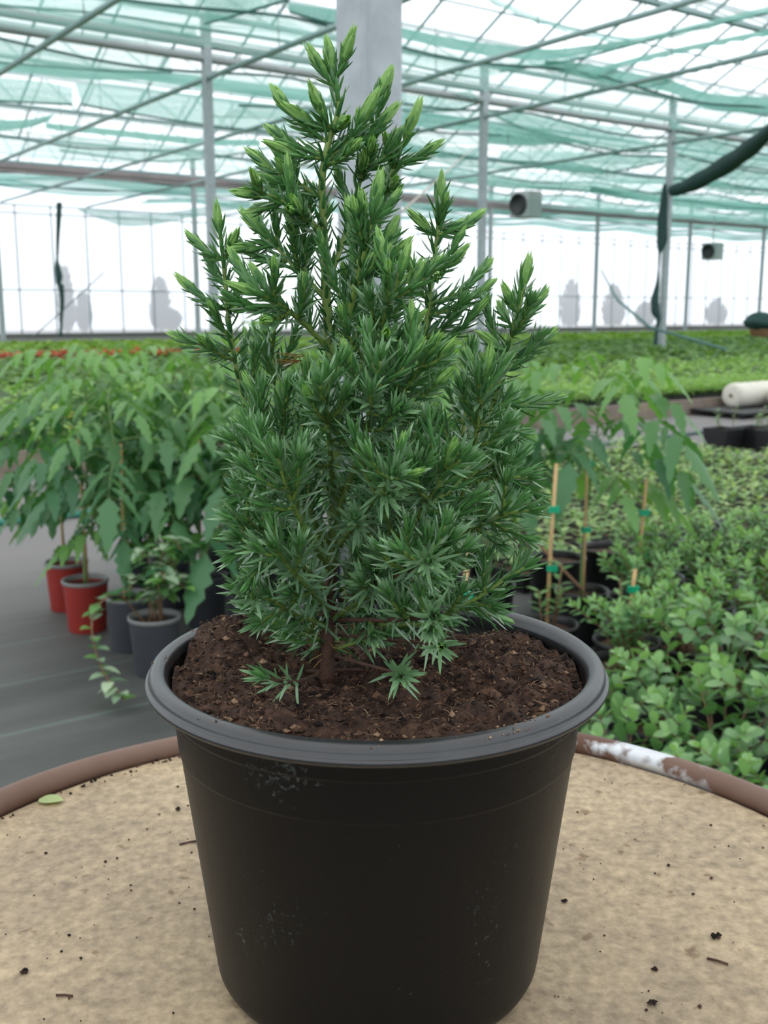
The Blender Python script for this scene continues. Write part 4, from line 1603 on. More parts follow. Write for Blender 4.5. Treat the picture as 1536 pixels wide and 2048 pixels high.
# ================================================================== THE DRUM
PX, PY, RZ = -0.0031, 0.4633, 1.0326           # the juniper pot's middle and the height of its rim
TZ = 0.8795                                    # the drum's board top
t = thing('drum_table', 'old steel drum with a rusty rolled rim and a worn wooden top', 'drum', (0, 0.463, 0))
m = MB()
RD = 0.290
pr = [(0.001, 0.0), (RD - 0.012, 0.0), (RD, 0.012), (RD, 0.27), (RD + 0.010, 0.285), (RD + 0.010, 0.30), (RD, 0.315), (RD, 0.57), (RD + 0.010, 0.585), (RD + 0.010, 0.60), (RD, 0.615), (RD, TZ - 0.004)]
m.lathe(pr, 96)
m.build('drum_body', M['drum'], t)
m = MB()
n, k2 = 160, 14
vs, fs = [], []
for i in range(n):
    a_ = 2 * pi * i / n
    rr = 0.2920 + 0.0008 * sin(3 * a_) + 0.0006 * sin(11 * a_ + 1)
    zz = TZ + 0.0025 + 0.0008 * sin(5 * a_ + 0.7)
    for k in range(k2):
        b = 2 * pi * k / k2
        rad = 0.0086 * (1 + 0.04 * sin(7 * a_ + 2))
        vs.append(((rr + rad * cos(b)) * cos(a_), (rr + rad * cos(b)) * sin(a_), zz + rad * sin(b)))
for i in range(n):
    for k in range(k2):
        fs.append((i * k2 + k, ((i + 1) % n) * k2 + k, ((i + 1) % n) * k2 + (k + 1) % k2, i * k2 + (k + 1) % k2))
m.add(vs, fs)
m.build('rim', M['rust'], t)
m = MB()
m.lathe([(0.001, TZ), (0.10, TZ), (0.20, TZ), (0.280, TZ), (0.2838, TZ - 0.0012), (0.2838, TZ - 0.015), (0.001, TZ - 0.015)], 96)
m.build('tabletop', M['tabletop'], t)

# crumbs of soil scattered over the board
def crumb(m, c, r, tint, mi=0):
    c = V3(c)
    vs = [c + V3((x, y, z)) * r * random.uniform(0.6, 1.3) for x, y, z in ((1, 0, 0), (-1, 0, 0), (0, 1, 0), (0, -1, 0), (0, 0, .8), (0, 0, -.8))]
    m.add(vs, [(0, 2, 4), (2, 1, 4), (1, 3, 4), (3, 0, 4), (2, 0, 5), (1, 2, 5), (3, 1, 5), (0, 3, 5)], mi, tint, False)


m = MB()
rnd = random.Random(5)
for i in range(420):
    a_ = rnd.uniform(0, 2 * pi)
    r = 0.283 * math.sqrt(rnd.random())
    x, y = r * cos(a_), 0.463 + r * sin(a_)
    if (x - PX) ** 2 + (y - PY) ** 2 < 0.079 ** 2:
        continue
    rr = rnd.choice((0.0004, 0.0005, 0.0006, 0.0008, 0.0012))
    crumb(m, (x, y, TZ + rr * 0.6), rr, rnd.uniform(-0.3, 0.15))
for i in range(90):
    a_ = pi / 2 + rnd.gauss(0.55, 0.25)
    r = 0.281 - abs(rnd.gauss(0, 0.004))
    crumb(m, (r * cos(a_), 0.463 + r * sin(a_), TZ + 0.0006), rnd.uniform(0.0006, 0.0016), rnd.uniform(-0.3, 0.1))
tag(m.build('soil_crumbs', M['soil']), 'crumbs of dark soil scattered over the wooden top of the drum', 'soil crumbs', None, 'stuff')
for (px_, py_, r_, lb) in ((50, 1945, .0016, 'dark soil lump on the board at the lower left'), (1432, 1877, .0022, 'dark soil lump on the board at the lower right'),
                           (1303, 2010, .0020, 'dark soil lump on the board at the bottom, right of the pot'), (1309, 1941, .0014, 'small soil lump above the bottom lump right of the pot'),
                           (355, 1621, .0018, 'soil lump on the board left of the pot near the rim'), (1128, 1804, .0015, 'soil lump close to the right side of the pot')):
    q = onz(px_, py_, TZ)
    m = MB()
    for i in range(5):
        crumb(m, (random.uniform(-1, 1) * r_ * .6, random.uniform(-1, 1) * r_ * .6, r_ * 0.6), r_ * random.uniform(.6, 1), random.uniform(-.3, 0))
    tag(m.build('soil_lump', M['soil'], None, (q.x, q.y, TZ)), lb, 'soil lump', 'loose soil lumps on the drum')
for (px_, py_, ln, rz, lb) in ((379, 1687, .006, .4, 'tiny brown twig on the board touching the left of the pot'), (129, 1994, .004, -.1, 'tiny brown twig on the board at the lower left'),
                               (1435, 1925, .005, -.5, 'tiny brown twig on the board at the lower right')):
    q = onz(px_, py_, TZ)
    m = MB()
    m.tube([(-ln * cos(rz), -ln * sin(rz), 0.0007), (0, 0, 0.001), (ln * cos(rz), ln * sin(rz), 0.0007)], 0.0006, 5)
    tag(m.build('twig', M['bark'], None, (q.x, q.y, TZ)), lb, 'twig', 'loose twigs on the drum')
q = onz(103, 1604, TZ)
m = MB()
m.leaf((-0.0085, 0.002, 0.0012), V3((1, -0.22, 0.02)), ZG, 0.0175, 0.0125, -0.02, 0.12, 0, 8, 0, 0.5)
tag(m.build('fallen_leaf', M['fallen'], None, (q.x, q.y, TZ)), 'small pale green leaf lying on the board by the left rim', 'leaf')

# ================================================================== THE JUNIPER IN ITS POT
jun = thing('potted_juniper', 'small juniper with needle foliage and pale tips in a black plastic pot', 'potted plant', (0, 0, 0))
m = MB()
pr = [(0.001, -0.1531), (0.060, -0.1531), (0.0690, -0.1529), (0.0712, -0.1522), (0.0752, -0.1478), (0.0768, -0.1445), (0.0774, -0.1410),
      (0.0906, -0.0362), (0.0907, -0.0358), (0.0913, -0.0350), (0.0914, -0.0345), (0.0929, -0.0178), (0.0930, -0.0174), (0.0940, -0.0164), (0.0941, -0.0159), (0.0946, -0.0095), (0.0955, -0.0070)]
m.lathe([(r, z) for r, z in pr], 128, 0, (PX, PY, RZ))
pr2 = [(0.0948, -0.0030), (0.0936, -0.0075), (0.0930, -0.016), (0.0918, -0.0162), (0.0905, -0.032), (0.0820, -0.09)]
m.lathe(pr2, 128, 0, (PX, PY, RZ))
# moulded foot blocks under the base
m.build('pot', M['pot_black'], jun)
m = MB()
pr = [(0.0950, -0.0078), (0.0990, -0.0082), (0.1030, -0.0070), (0.1046, -0.0058), (0.1050, -0.0046), (0.1048, -0.0036), (0.1040, -0.0032), (0.1034, -0.0030),
      (0.1033, -0.0012), (0.1026, 0.0006), (0.1012, 0.0017), (0.0992, 0.0022), (0.0972, 0.0017), (0.0958, 0.0002), (0.0948, -0.0030), (0.0940, -0.0080)]
m.lathe(pr, 128, 0, (PX, PY, RZ))
m.build('rim', M['rim_plastic'], jun)


def soil_h(x, y):
    """height of the peat at (x, y) from the pot's middle, relative to the rim"""
    r = math.hypot(x, y)
    h = -0.0070
    h += 0.0165 * math.exp(-((x + 0.068) ** 2 / 0.0006 + (y - 0.034) ** 2 / 0.0011))          # heap at the left
    h += 0.0055 * math.exp(-((x - 0.055) ** 2 / 0.0009 + (y - 0.01) ** 2 / 0.0014))
    h -= 0.0120 * math.exp(-((x + 0.035) ** 2 / 0.0011 + (y - 0.075) ** 2 / 0.0005))           # hollow by the back wall
    h -= 0.0070 * math.exp(-((x - 0.045) ** 2 / 0.0012 + (y - 0.080) ** 2 / 0.0004))
    h -= 0.0045 * math.exp(-((x + 0.020) ** 2 / 0.0004 + (y + 0.005) ** 2 / 0.0004))           # dip around the stem
    h += 0.0035 * math.exp(-((y + 0.06) ** 2 / 0.0007))
    h += 0.0056 * noise.noise((x * 45, y * 45, 3)) + 0.0038 * noise.noise((x * 120, y * 120, 9)) + 0.0016 * noise.noise((x * 300, y * 300, 1))
    return h


m = MB()
n, L = 220, 80
vs, fs, tn = [(PX, PY, RZ + soil_h(0, 0))], [], []
for i in range(1, L + 1):
    for k in range(n):
        a_ = 2 * pi * k / n
        rr = 0.0932 * i / L
        x, y = rr * cos(a_), rr * sin(a_)
        vs.append((PX + x, PY + y, RZ + soil_h(x, y)))
for k in range(n):
    fs.append((0, 1 + k, 1 + (k + 1) % n))
for i in range(L - 1):
    for k in range(n):
        a_ = 1 + i * n
        fs.append((a_ + k, a_ + n + k, a_ + n + (k + 1) % n, a_ + (k + 1) % n))
m.add(vs, fs, 0, 0.0)
rnd = random.Random(11)
for i in range(3600):                            # crumbs and bark chips in the peat
    a_ = rnd.uniform(0, 2 * pi)
    r = 0.0920 * math.sqrt(rnd.random())
    x, y = r * cos(a_), r * sin(a_)
    rr = rnd.choice((0.0006, 0.0008, 0.0010, 0.0014, 0.0020)) * rnd.uniform(0.7, 1.1)
    crumb(m, (PX + x, PY + y, RZ + soil_h(x, y) + rr * 0.25), rr, rnd.uniform(-0.22, 0.16) if rnd.random() < 0.92 else rnd.uniform(0.25, 0.4))
for i in range(2600):                            # peat fibres
    a_ = rnd.uniform(0, 2 * pi)
    r = 0.0915 * math.sqrt(rnd.random())
    x, y = r * cos(a_), r * sin(a_)
    b, ln = rnd.uniform(0, 2 * pi), rnd.uniform(0.0012, 0.0045)
    z = RZ + soil_h(x, y)
    p0 = V3((PX + x, PY + y, z + rnd.uniform(0, 0.001)))
    p1 = p0 + V3((cos(b) * ln, sin(b) * ln, rnd.uniform(-0.0002, 0.0018)))
    m.tube([p0, p0.lerp(p1, .5) + ZG * 0.0005, p1], rnd.uniform(0.00012, 0.00028), 3, 0, False, rnd.uniform(-0.1, 0.42))
m.build('soil', M['soil'], jun)

# ---- needles
SIL = [(650, 62), (702, 85), (722, 180), (782, 138), (792, 228), (836, 213), (866, 300), (810, 400), (822, 480), (832, 520), (845, 430), (885, 355), (958, 430),
       (982, 530), (988, 620), (1015, 578), (1055, 526), (1098, 590), (1112, 660), (1117, 790), (1060, 880), (1098, 950), (1088, 1010), (1055, 1090), (1074, 1125),
       (1010, 1250), (930, 1310), (850, 1405), (760, 1390), (740, 1340), (600, 1340), (520, 1280), (452, 1200), (440, 1060), (438, 870), (465, 800), (348, 672), (378, 620),
       (360, 553), (418, 562), (383, 468), (428, 413), (484, 458), (504, 560), (478, 490), (488, 370), (508, 298), (553, 183), (600, 208), (625, 108)]


def inside(x, y):
    c_ = False
    j = len(SIL) - 1
    for i in range(len(SIL)):
        xi, yi = SIL[i]
        xj, yj = SIL[j]
        if (yi > y) != (yj > y) and x < (xj - xi) * (y - yi) / (yj - yi) + xi:
            c_ = not c_
        j = i
    return c_


def needle(m, p, d, nn, L, W, bend, tint, mo=1, mi=2, thick=0.33):
    sd = d.cross(nn).normalized()
    nn = sd.cross(d).normalized()
    vs = []
    for t, wf in ((0.0, 0.62), (0.22, 0.95), (0.5, 1.0), (0.78, 0.66)):
        c_ = p + d * (L * t) + nn * (bend * L * t * t)
        h = W * 0.5 * wf
        vs += [c_ - sd * h, c_ + sd * h, c_ - nn * (W * wf * thick)]
    vs.append(p + d * L + nn * (bend * L))
    o = len(m.v)
    m.v.extend(tuple(q) for q in vs)
    m.c.extend([tint] * 12 + [1.0])
    for i in range(3):
        a_ = o + 3 * i
        m.f += [(a_, a_ + 1, a_ + 4, a_ + 3), (a_, a_ + 3, a_ + 5, a_ + 2), (a_ + 2, a_ + 5, a_ + 4, a_ + 1)]
        m.m += [mi, mo, mo]
    a_ = o + 9
    m.f += [(a_, a_ + 1, o + 12), (a_, o + 12, a_ + 2), (a_ + 2, o + 12, a_ + 1)]
    m.m += [mi, mo, mo]
    m.s += [False] * 12


class Branch:
    def __init__(self):
        self.m, self.t = MB(), []


rj = random.Random(23)


def shoot(B, pts, r0=0.0011, r1=0.0007, tip=True, tipL=0.0135, needL=0.0118, from_t=0.0, wood=False, step=0.0027, old=0.3):
    """one shoot: green stem, whorls of three sharp needles, a closed pale tip or an open dark rosette"""
    pts = [V3(p) for p in pts]
    L = sum((b - a).length for a, b in zip(pts, pts[1:]))
    n = max(3, int(L / 0.003))
    Q = resample(pts, n)
    B.m.tube(Q, [r0 + (r1 - r0) * i / n for i in range(n + 1)], 6, 3 if wood else 0)
    ex, ey = proj(Q[-1])
    low = min(1.0, max(0.0, (ey - 560) / 380.0))          # lower shoots are older: longer, slimmer, more open needles
    old = max(old, low * 1.15)
    pale = rj.random() < (1.0 if ey < 560 else (0.62 if ey < 720 else (0.26 if ey < 960 else 0.10))) or tipL > 0.0134
    s = from_t * L
    k = rj.random() * 6
    while s < L - 0.0006:
        u = s / L * n
        i = min(int(u), n - 1)
        c_ = Q[i].lerp(Q[i + 1], u - i)
        ax = (Q[min(i + 2, n)] - Q[max(i - 1, 0)]).normalized()
        e1 = ax.cross(V3((0.31, 0.2, 0.93))).normalized()
        e2 = ax.cross(e1)
        dist = L - s
        f = min(1, dist / 0.032)
        th = R(17 + (20 + 24 * min(old, 1.25)) * f) + rj.uniform(-.14, .14)
        ln = needL * (0.76 + 0.08 * f + 0.32 * low) * rj.uniform(0.84, 1.12)
        wd = 0.00205 - 0.00040 * f - 0.00036 * low
        tb = rj.uniform(0.0, 0.55) + 0.45 * (1 - f)
        for q in range(3):
            ph = k + q * 2.0944 + rj.uniform(-.3, .3)
            rd = e1 * cos(ph) + e2 * sin(ph)
            d = (ax * cos(th) + rd * sin(th)).normalized()
            nn = ax * sin(th) - rd * cos(th)
            needle(B.m, c_ + rd * r0 * 0.6, d, nn, ln * rj.uniform(.85, 1.1), wd, rj.uniform(-0.16, 0.20), tb)
        k += 1.047
        s += step * rj.uniform(0.85, 1.15) * (0.80 + 0.30 * f + 0.28 * low)
    if tip:
        ax = (Q[-1] - Q[-3]).normalized()
        e1 = ax.orthogonal().normalized()
        e2 = ax.cross(e1)
        if not pale:
            for ring, (nq, th, sc) in enumerate(((3, 10, 0.85), (3, 24, 0.95), (3, 40, 1.0))):
                for q in range(nq):
                    ph = q * 2.0944 + ring * 1.047 + rj.uniform(-.2, .2)
                    rd = e1 * cos(ph) + e2 * sin(ph)
                    t_ = R(th + rj.uniform(-5, 5))
                    needle(B.m, Q[-1] + rd * 0.0005, ax * cos(t_) + rd * sin(t_), ax * sin(t_) - rd * cos(t_), needL * 0.86 * sc * rj.uniform(.85, 1.1), 0.0016, rj.uniform(0.0, 0.25), rj.uniform(0.5, 1.0))
            return
        tm = MB()
        c0_ = Q[-1] - ax * tipL * 0.22
        wob = rj.uniform(0.85, 1.1)
        for ring, (nq, th, sc) in enumerate(((3, 3, 1.0), (3, 9, 0.92), (3, 17, 0.74))):
            for q in range(nq):
                ph = q * 2.0944 + ring * 1.047 + rj.uniform(-.15, .15)
                rd = e1 * cos(ph) + e2 * sin(ph)
                t_ = R(th + rj.uniform(-2, 2))
                d = ax * cos(t_) + rd * sin(t_)
                nn = ax * sin(t_) - rd * cos(t_)
                needle(tm, c0_ + rd * 0.0006, d, nn, tipL * sc * rj.uniform(.9, 1.05), tipL * 0.165 * wob, 0.05 + 0.08 * ring, rj.uniform(0.15, 0.95) * (1 - 0.25 * ring), 0, 0, 0.42)
        B.t.append((tipL * (1.4 - ey / 2000.0) - (0.004 if pts[0].y > PY + 0.03 else 0), tm))


def J(px, py, dy):
    return ony(px, py, PY + dy)


def side_shoots(B, Q, n, lmin, lmax, t0=0.15, t1=0.95, fwd=0.6, up=0.35, size=1.0, ybias=0.0, sub=True):
    n = max(2, int(n * 0.80)) if n > 4 else n
    for i in range(n):
        t = t0 + (t1 - t0) * (i + rj.random() * 0.7) / n
        u = t * (len(Q) - 1)
        k = min(int(u), len(Q) - 2)
        c_ = Q[k].lerp(Q[k + 1], u - k)
        ax = (Q[min(k + 2, len(Q) - 1)] - Q[max(k - 1, 0)]).normalized()
        e1 = ax.orthogonal().normalized()
        e2 = ax.cross(e1)
        ph = i * 2.4 + rj.uniform(-.5, .5)
        rd = e1 * cos(ph) + e2 * sin(ph)
        rd = (rd + V3((0, ybias, 0))).normalized()
        ln = (lmin + (lmax - lmin) * rj.random()) * (1 - 0.45 * t)
        d = (ax * fwd + rd * 0.8 + ZG * up).normalized()
        for _ in range(9):
            e = c_ + d * ln
            x, y = proj(e + d * 0.010)
            mx_, my_ = proj(c_ + d * ln * 0.55)
            if c_.y + d.y * ln < PY - 0.008 and 850 < y < 1210 and (abs(x - 664) < 34 or abs(mx_ - 664) < 26):
                ln *= 0.7
                continue
            if inside(x, y) and e.z > RZ + 0.004 and math.hypot(e.x - PX - 0.0, (e.y - PY)) < 0.098:
                break
            ln *= 0.82
        if ln < 0.008:
            continue
        mid = c_ + d * ln * 0.5 - ZG * ln * 0.04 + rd * ln * 0.05
        e = c_ + d * ln + ZG * ln * 0.10
        P = smooth_path([c_, mid, e], 4)
        shoot(B, P, 0.0010, 0.0007, True, (0.0085 + 0.0045 * rj.random()) * size, 0.0112 * rj.uniform(.9, 1.1))
        if sub and ln > 0.030 and rj.random() < 0.75:
            side_shoots(B, P, 2, 0.010, 0.024, 0.35, 0.8, 0.8, 0.25, size * 0.85, 0, False)


trunkB = Branch()
lead_px = [(655, 1338, 0.0), (656, 1250, 0.0), (662, 1150, 0.0), (669, 1000, 0), (671, 880, 0), (664, 760, 0), (655, 640, 0), (650, 520, 0.0), (645, 420, 0), (645, 350, -0.002), (657, 285, -0.002), (676, 225, 0), (673, 175, 0), (664, 128, 0)]
TR = smooth_path([J(*q) for q in lead_px], 8)
nT = len(TR)
# main stem: bark at the foot, green higher up
m = MB()
kb = int(nT * 0.17)
m.tube([TR[0] - ZG * 0.012] + TR[:kb + 1], [0.0038] + [0.0034 - 0.0006 * i / kb for i in range(kb + 1)], 10, 0)
m.tube(TR[kb:], [0.0027 - 0.0019 * i / (nT - kb) for i in range(nT - kb)], 8, 1)
trunk = m.build('trunk', [M['bark'], M['stemgreen']], jun)
# needles along the leader
LB = Branch()
up_ = TR[int(nT * 0.30):]
shoot(LB, up_, 0.0012, 0.0007, True, 0.0165, 0.0118, 0.0, False, 0.0034, 0.1)
for tip_px, base_i in (((691, 108, -0.003), 0.955), ((643, 135, 0.0), 0.93), ((640, 215, -0.006), 0.80), ((681, 250, -0.010), 0.80), ((607, 235, -0.004), 0.80), ((570, 210, 0.004), 0.775),
                       ((577, 302, -0.008), 0.74), ((566, 275, 0.006), 0.745), ((760, 180, 0.002), 0.74), ((730, 228, -0.006), 0.73), ((768, 238, 0.006), 0.735), ((700, 300, -0.014), 0.72)):
    a_ = TR[int(base_i * (nT - 1))]
    b = J(*tip_px)
    mid = a_.lerp(b, 0.5) + V3(((b.x - a_.x) * 0.12, 0, -(b - a_).length * 0.04))
    shoot(LB, smooth_path([a_, mid, b], 4), 0.0010, 0.0007, True, 0.0160 if tip_px[0] not in (700,) else 0.012, 0.0108, 0.1, old=0.2)
branches = [LB]


def main_branch(pts, nside, lmin, lmax, tipL=0.0135, subs=(), r0=0.0017, size=1.0, t0=0.2, ybias=0.0, old=0.7, bare=0.04):
    """a bough traced along the photograph's stem line with a chosen depth, and its side shoots"""
    B = Branch()
    P = smooth_path([J(*q) for q in pts], 6)
    shoot(B, P, r0, 0.0008, True, tipL, 0.0118, bare, bare > 0.3, 0.0036, old)
    if nside:
        side_shoots(B, P, nside, lmin, lmax, t0, 0.93, ybias=ybias, size=size)
    for q in subs:
        tp, bt = q[:3], q[3]
        u = bt * (len(P) - 1)
        a_ = P[int(u)]
        b = J(*tp)
        mid = a_.lerp(b, 0.5) + V3(((b.x - a_.x) * 0.10, 0, -(b - a_).length * 0.05))
        PP = smooth_path([a_, mid, b], 5)
        shoot(B, PP, 0.0010, 0.0007, True, q[4] if len(q) > 4 else 0.0130, 0.0112, 0.06)
        if (b - a_).length > 0.032:
            side_shoots(B, PP, 3, 0.012, 0.028, 0.3, 0.85, sub=False)
    branches.append(B)
    return P


T = lambda x, y, dy=0.0: (x, y, dy)
# ---- upper left boughs
main_branch([T(645, 395), T(600, 370, .004), T(555, 345, .008), T(528, 325, .010)], 4, .010, .022, .016, [(575, 345, -.004, .35, .014), (560, 312, .012, .4, .012)], 0.0012)
main_branch([T(650, 470), T(600, 430, -.008), T(550, 395, -.016), T(512, 388, -.02)], 5, .012, .026, .0155, [(525, 415, -.010, .6, .013), (583, 420, -.02, .4, .013)], 0.0013)
main_branch([T(654, 600), T(600, 545, .010), T(550, 490, .018), T(511, 450, .02)], 6, .014, .030, .015, [(498, 495, .016, .7, .0135), (610, 400, .012, .3, .012), (585, 460, -.004, .35)], 0.0014)
main_branch([T(660, 700), T(600, 640, -.012), T(545, 600, -.022), T(502, 582, -.026)], 7, .014, .030, .015, [(520, 560, -.012, .55), (540, 640, -.035, .45)], 0.0014)
# ---- far left bough
main_branch([T(664, 1130), T(590, 1010, .012), T(520, 880, .022), T(478, 760, .026), T(458, 640, .028), T(446, 520, .028), T(438, 450, .028)], 10, .016, .036, .016,
            [(400, 490, .030, .86, .0135), (462, 490, .022, .86, .015), (380, 575, .034, .70, .0145), (372, 680, .030, .60, .014), (470, 615, .018, .72, .013), (415, 690, .012, .58, .012)], 0.0020)
main_branch([T(664, 1090), T(590, 1000, -.018), T(520, 930, -.030), T(468, 880, -.036)], 9, .016, .036, .013, [(475, 1000, -.03, .5), (520, 860, -.02, .6), (505, 790, .0, .45)], 0.0016)
main_branch([T(660, 1190), T(590, 1120, -.025), T(520, 1060, -.042), T(468, 1035, -.05)], 9, .016, .034, .012, [(470, 1110, -.045, .6), (500, 1160, -.05, .5)], 0.0016)
main_branch([T(657, 1255), T(600, 1230, -.015), T(540, 1200, -.03), T(480, 1180, -.038)], 6, .014, .028, .011, [(520, 1245, -.035, .55)], 0.0014, old=1.2)
main_branch([T(655, 1290), T(600, 1265, .012), T(545, 1235, .022), T(500, 1215, .026)], 5, .012, .026, .010, (), 0.0012, old=1.2)
# ---- boughs on the right of the leader
main_branch([T(654, 570), T(690, 470, .008), T(715, 380, .012), T(742, 280, .012), T(768, 190, .012)], 7, .012, .026, .0165, [(725, 330, .0, .55, .014), (742, 300, -.006, .6, .013), (722, 260, .010, .7, .013)], 0.0014)
main_branch([T(660, 680), T(715, 540, .016), T(755, 420, .022), T(790, 330, .024), T(820, 252, .024)], 8, .012, .028, .0175, [(848, 305, .026, .78, .015), (780, 300, .018, .75, .014), (785, 370, .012, .6, .012)], 0.0015)
main_branch([T(664, 760), T(700, 620, -.012), T(730, 500, -.022), T(752, 395, -.026)], 8, .014, .032, .0165, [(725, 425, -.03, .7, .0145), (775, 470, -.02, .6), (795, 505, -.025, .55), (700, 430, -.012, .6)], 0.0015)
main_branch([T(668, 860), T(730, 720, -.020), T(775, 620, -.034), T(805, 530, -.04)], 9, .016, .034, .013, [(740, 600, -.04, .5), (770, 670, -.05, .45), (830, 560, -.03, .6)], 0.0015)
# ---- second leader to the right
main_branch([T(690, 1200, .01), T(760, 1010, .02), T(815, 850, .028), T(845, 700, .03), T(862, 570, .03), T(874, 470, .03), T(880, 395, .03)], 11, .016, .036, .017,
            [(848, 450, .028, .86, .015), (912, 450, .034, .88, .015), (940, 442, .036, .85, .015), (832, 545, .026, .75, .014), (870, 550, .012, .74, .015), (960, 545, .04, .62, .0145), (965, 580, .036, .6), (905, 520, .03, .72, .014), (920, 610, .02, .55), (950, 625, .026, .5)], 0.0022)
main_branch([T(672, 1000), T(750, 880, -.026), T(810, 780, -.042), T(860, 700, -.05)], 10, .016, .036, .013, [(800, 720, -.05, .55), (880, 760, -.055, .6), (830, 680, -.03, .65)], 0.0016)
# ---- long right bough
main_branch([T(720, 1200, .01), T(850, 1110, .02), T(930, 985, .024), T(975, 850, .024), T(1005, 735, .022), T(1032, 640, .02), T(1050, 555, .02)], 12, .016, .036, .0165,
            [(1023, 605, .018, .88, .015), (1073, 605, .024, .86, .014), (985, 685, .020, .74, .014), (1085, 680, .026, .72, .0135), (1008, 625, .03, .82, .013), (1095, 800, .028, .56, .0135), (1050, 870, .034, .5, .011)], 0.0020)
main_branch([T(940, 970, .022), T(985, 955, .018), T(1030, 955, .014), T(1056, 955, .012)], 6, .012, .026, .012, [(1070, 990, .012, .5, .011), (1035, 915, .02, .4, .011)], 0.0012)
main_branch([T(870, 1100, .012), T(940, 1060, .0), T(1010, 1030, -.01), T(1060, 1020, -.016)], 7, .014, .028, .011, [(1050, 1075, -.012, .5, .010), (1000, 1090, -.02, .4, .010)], 0.0013, old=1.2)
main_branch([T(760, 1250, .0), T(850, 1245, -.01), T(930, 1210, -.014), T(1000, 1165, -.016), T(1050, 1135, -.016)], 8, .012, .028, .0125, [(985, 1215, -.022, .55, .010), (1000, 1235, -.01, .5, .010)], 0.0016, old=1.2)
# ---- middle of the bush, towards the camera
main_branch([T(668, 990), T(660, 900, -.030), T(653, 820, -.048), T(651, 752, -.056)], 8, .012, .028, .0125, [(622, 800, -.055, .6), (690, 790, -.055, .6)], 0.0014)
main_branch([T(672, 1100), T(740, 1010, -.040), T(775, 965, -.066), T(790, 945, -.080)], 9, .014, .032, .009, [(730, 900, -.055, .5), (850, 930, -.06, .5)], 0.0014)
main_branch([T(690, 1160), T(800, 1080, -.030), T(870, 980, -.050), T(898, 915, -.058)], 10, .016, .034, .0135, [(940, 930, -.04, .6, .012), (830, 930, -.06, .6), (945, 1000, -.045, .5)], 0.0015)
main_branch([T(680, 1200), T(770, 1160, -.040), T(845, 1128, -.062), T(856, 1122, -.090)], 8, .014, .028, .009, [(760, 1100, -.065, .5), (900, 1080, -.06, .4)], 0.0014, old=1.3, bare=.35)
main_branch([T(670, 1240), T(770, 1240, -.040), T(855, 1235, -.058), T(868, 1232, -.084)], 4, .010, .020, .009, [(780, 1190, -.06, .5)], 0.0013, old=1.3, bare=.5)
main_branch([T(680, 1270), T(790, 1280, -.026), T(868, 1288, -.044), T(882, 1293, -.068)], 0, .010, .020, .008, (), 0.0009, old=1.5, bare=.60)
main_branch([T(665, 1310), T(735, 1330, -.030), T(790, 1345, -.048), T(803, 1353, -.074)], 0, .010, .016, .008, (), 0.0008, old=1.5, bare=.66)
main_branch([T(668, 1050), T(720, 900, -.030), T(745, 800, -.048), T(760, 720, -.056)], 9, .014, .032, .013, [(700, 720, -.05, .7), (800, 820, -.06, .6)], 0.0015)
main_branch([T(665, 1150), T(610, 1060, -.035), T(575, 980, -.052), T(556, 915, -.06)], 9, .014, .030, .012, [(600, 920, -.06, .6), (530, 1010, -.055, .5)], 0.0014)
main_branch([T(660, 1220), T(610, 1170, -.035), T(575, 1130, -.052), T(550, 1095, -.06)], 7, .012, .026, .010, [(600, 1090, -.06, .5)], 0.0013, old=1.2)
main_branch([T(680, 1180), T(740, 1130, -.020), T(800, 1020, -.034), T(840, 900, -.040)], 10, .016, .034, .012, (), 0.0014)
main_branch([T(900, 1060, .018), T(940, 930, -.012), T(960, 820, -.024), T(975, 730, -.028)], 9, .014, .030, .013, [(1010, 800, -.02, .6), (925, 780, -.03, .6)], 0.0014)
# ---- behind
main_branch([T(668, 1100), T(730, 950, .040), T(770, 800, .060), T(790, 660, .066), T(800, 560, .068)], 12, .018, .040, .012, (), 0.0016)
main_branch([T(665, 1000), T(610, 880, .036), T(560, 760, .054), T(530, 660, .060)], 11, .018, .040, .012, (), 0.0016)
main_branch([T(690, 1200), T(820, 1080, .048), T(900, 960, .066), T(930, 830, .072), T(940, 700, .072)], 12, .018, .040, .012, (), 0.0016)
main_branch([T(665, 1200), T(600, 1120, .036), T(550, 1050, .052), T(510, 980, .058)], 10, .016, .036, .011, (), 0.0014)
main_branch([T(680, 1230), T(780, 1190, .030), T(880, 1160, .045), T(950, 1120, .05)], 9, .016, .034, .010, (), 0.0014)
main_branch([T(662, 860), T(700, 740, .020), T(720, 640, .028), T(735, 560, .030)], 9, .014, .032, .012, (), 0.0014)
main_branch([T(690, 1150, .01), T(740, 1060, -.012), T(800, 940, -.006), T(845, 830, .002)], 11, .016, .036, .012, (), 0.0014)
main_branch([T(660, 1130), T(610, 1010, -.006), T(575, 900, -.006), T(560, 800, -.008)], 10, .016, .036, .012, (), 0.0014)
main_branch([T(668, 1285, .012), T(740, 1250, .020), T(820, 1225, .026), T(885, 1205, .030)], 9, .014, .030, .009, (), 0.0012, old=1.2)
main_branch([T(665, 1300, .002), T(720, 1282, .004), T(780, 1262, .000), T(830, 1240, -.006)], 7, .012, .026, .009, (), 0.0011, old=1.2)
main_branch([T(662, 1240, .0), T(725, 1200, -.012), T(790, 1180, -.026), T(835, 1180, -.034)], 8, .012, .028, .009, (), 0.0012, old=1.2)
main_branch([T(656, 1290, .004), T(615, 1262, .0), T(575, 1240, -.006)], 5, .010, .022, .009, (), 0.0010, old=1.2)
# ---- the sprig lying on the soil at the left
main_branch([T(640, 1345, -.010), T(600, 1362, -.034), T(560, 1362, -.050), T(528, 1352, -.056)], 0, .008, .014, .009, (), 0.0008, old=1.3, bare=.55)

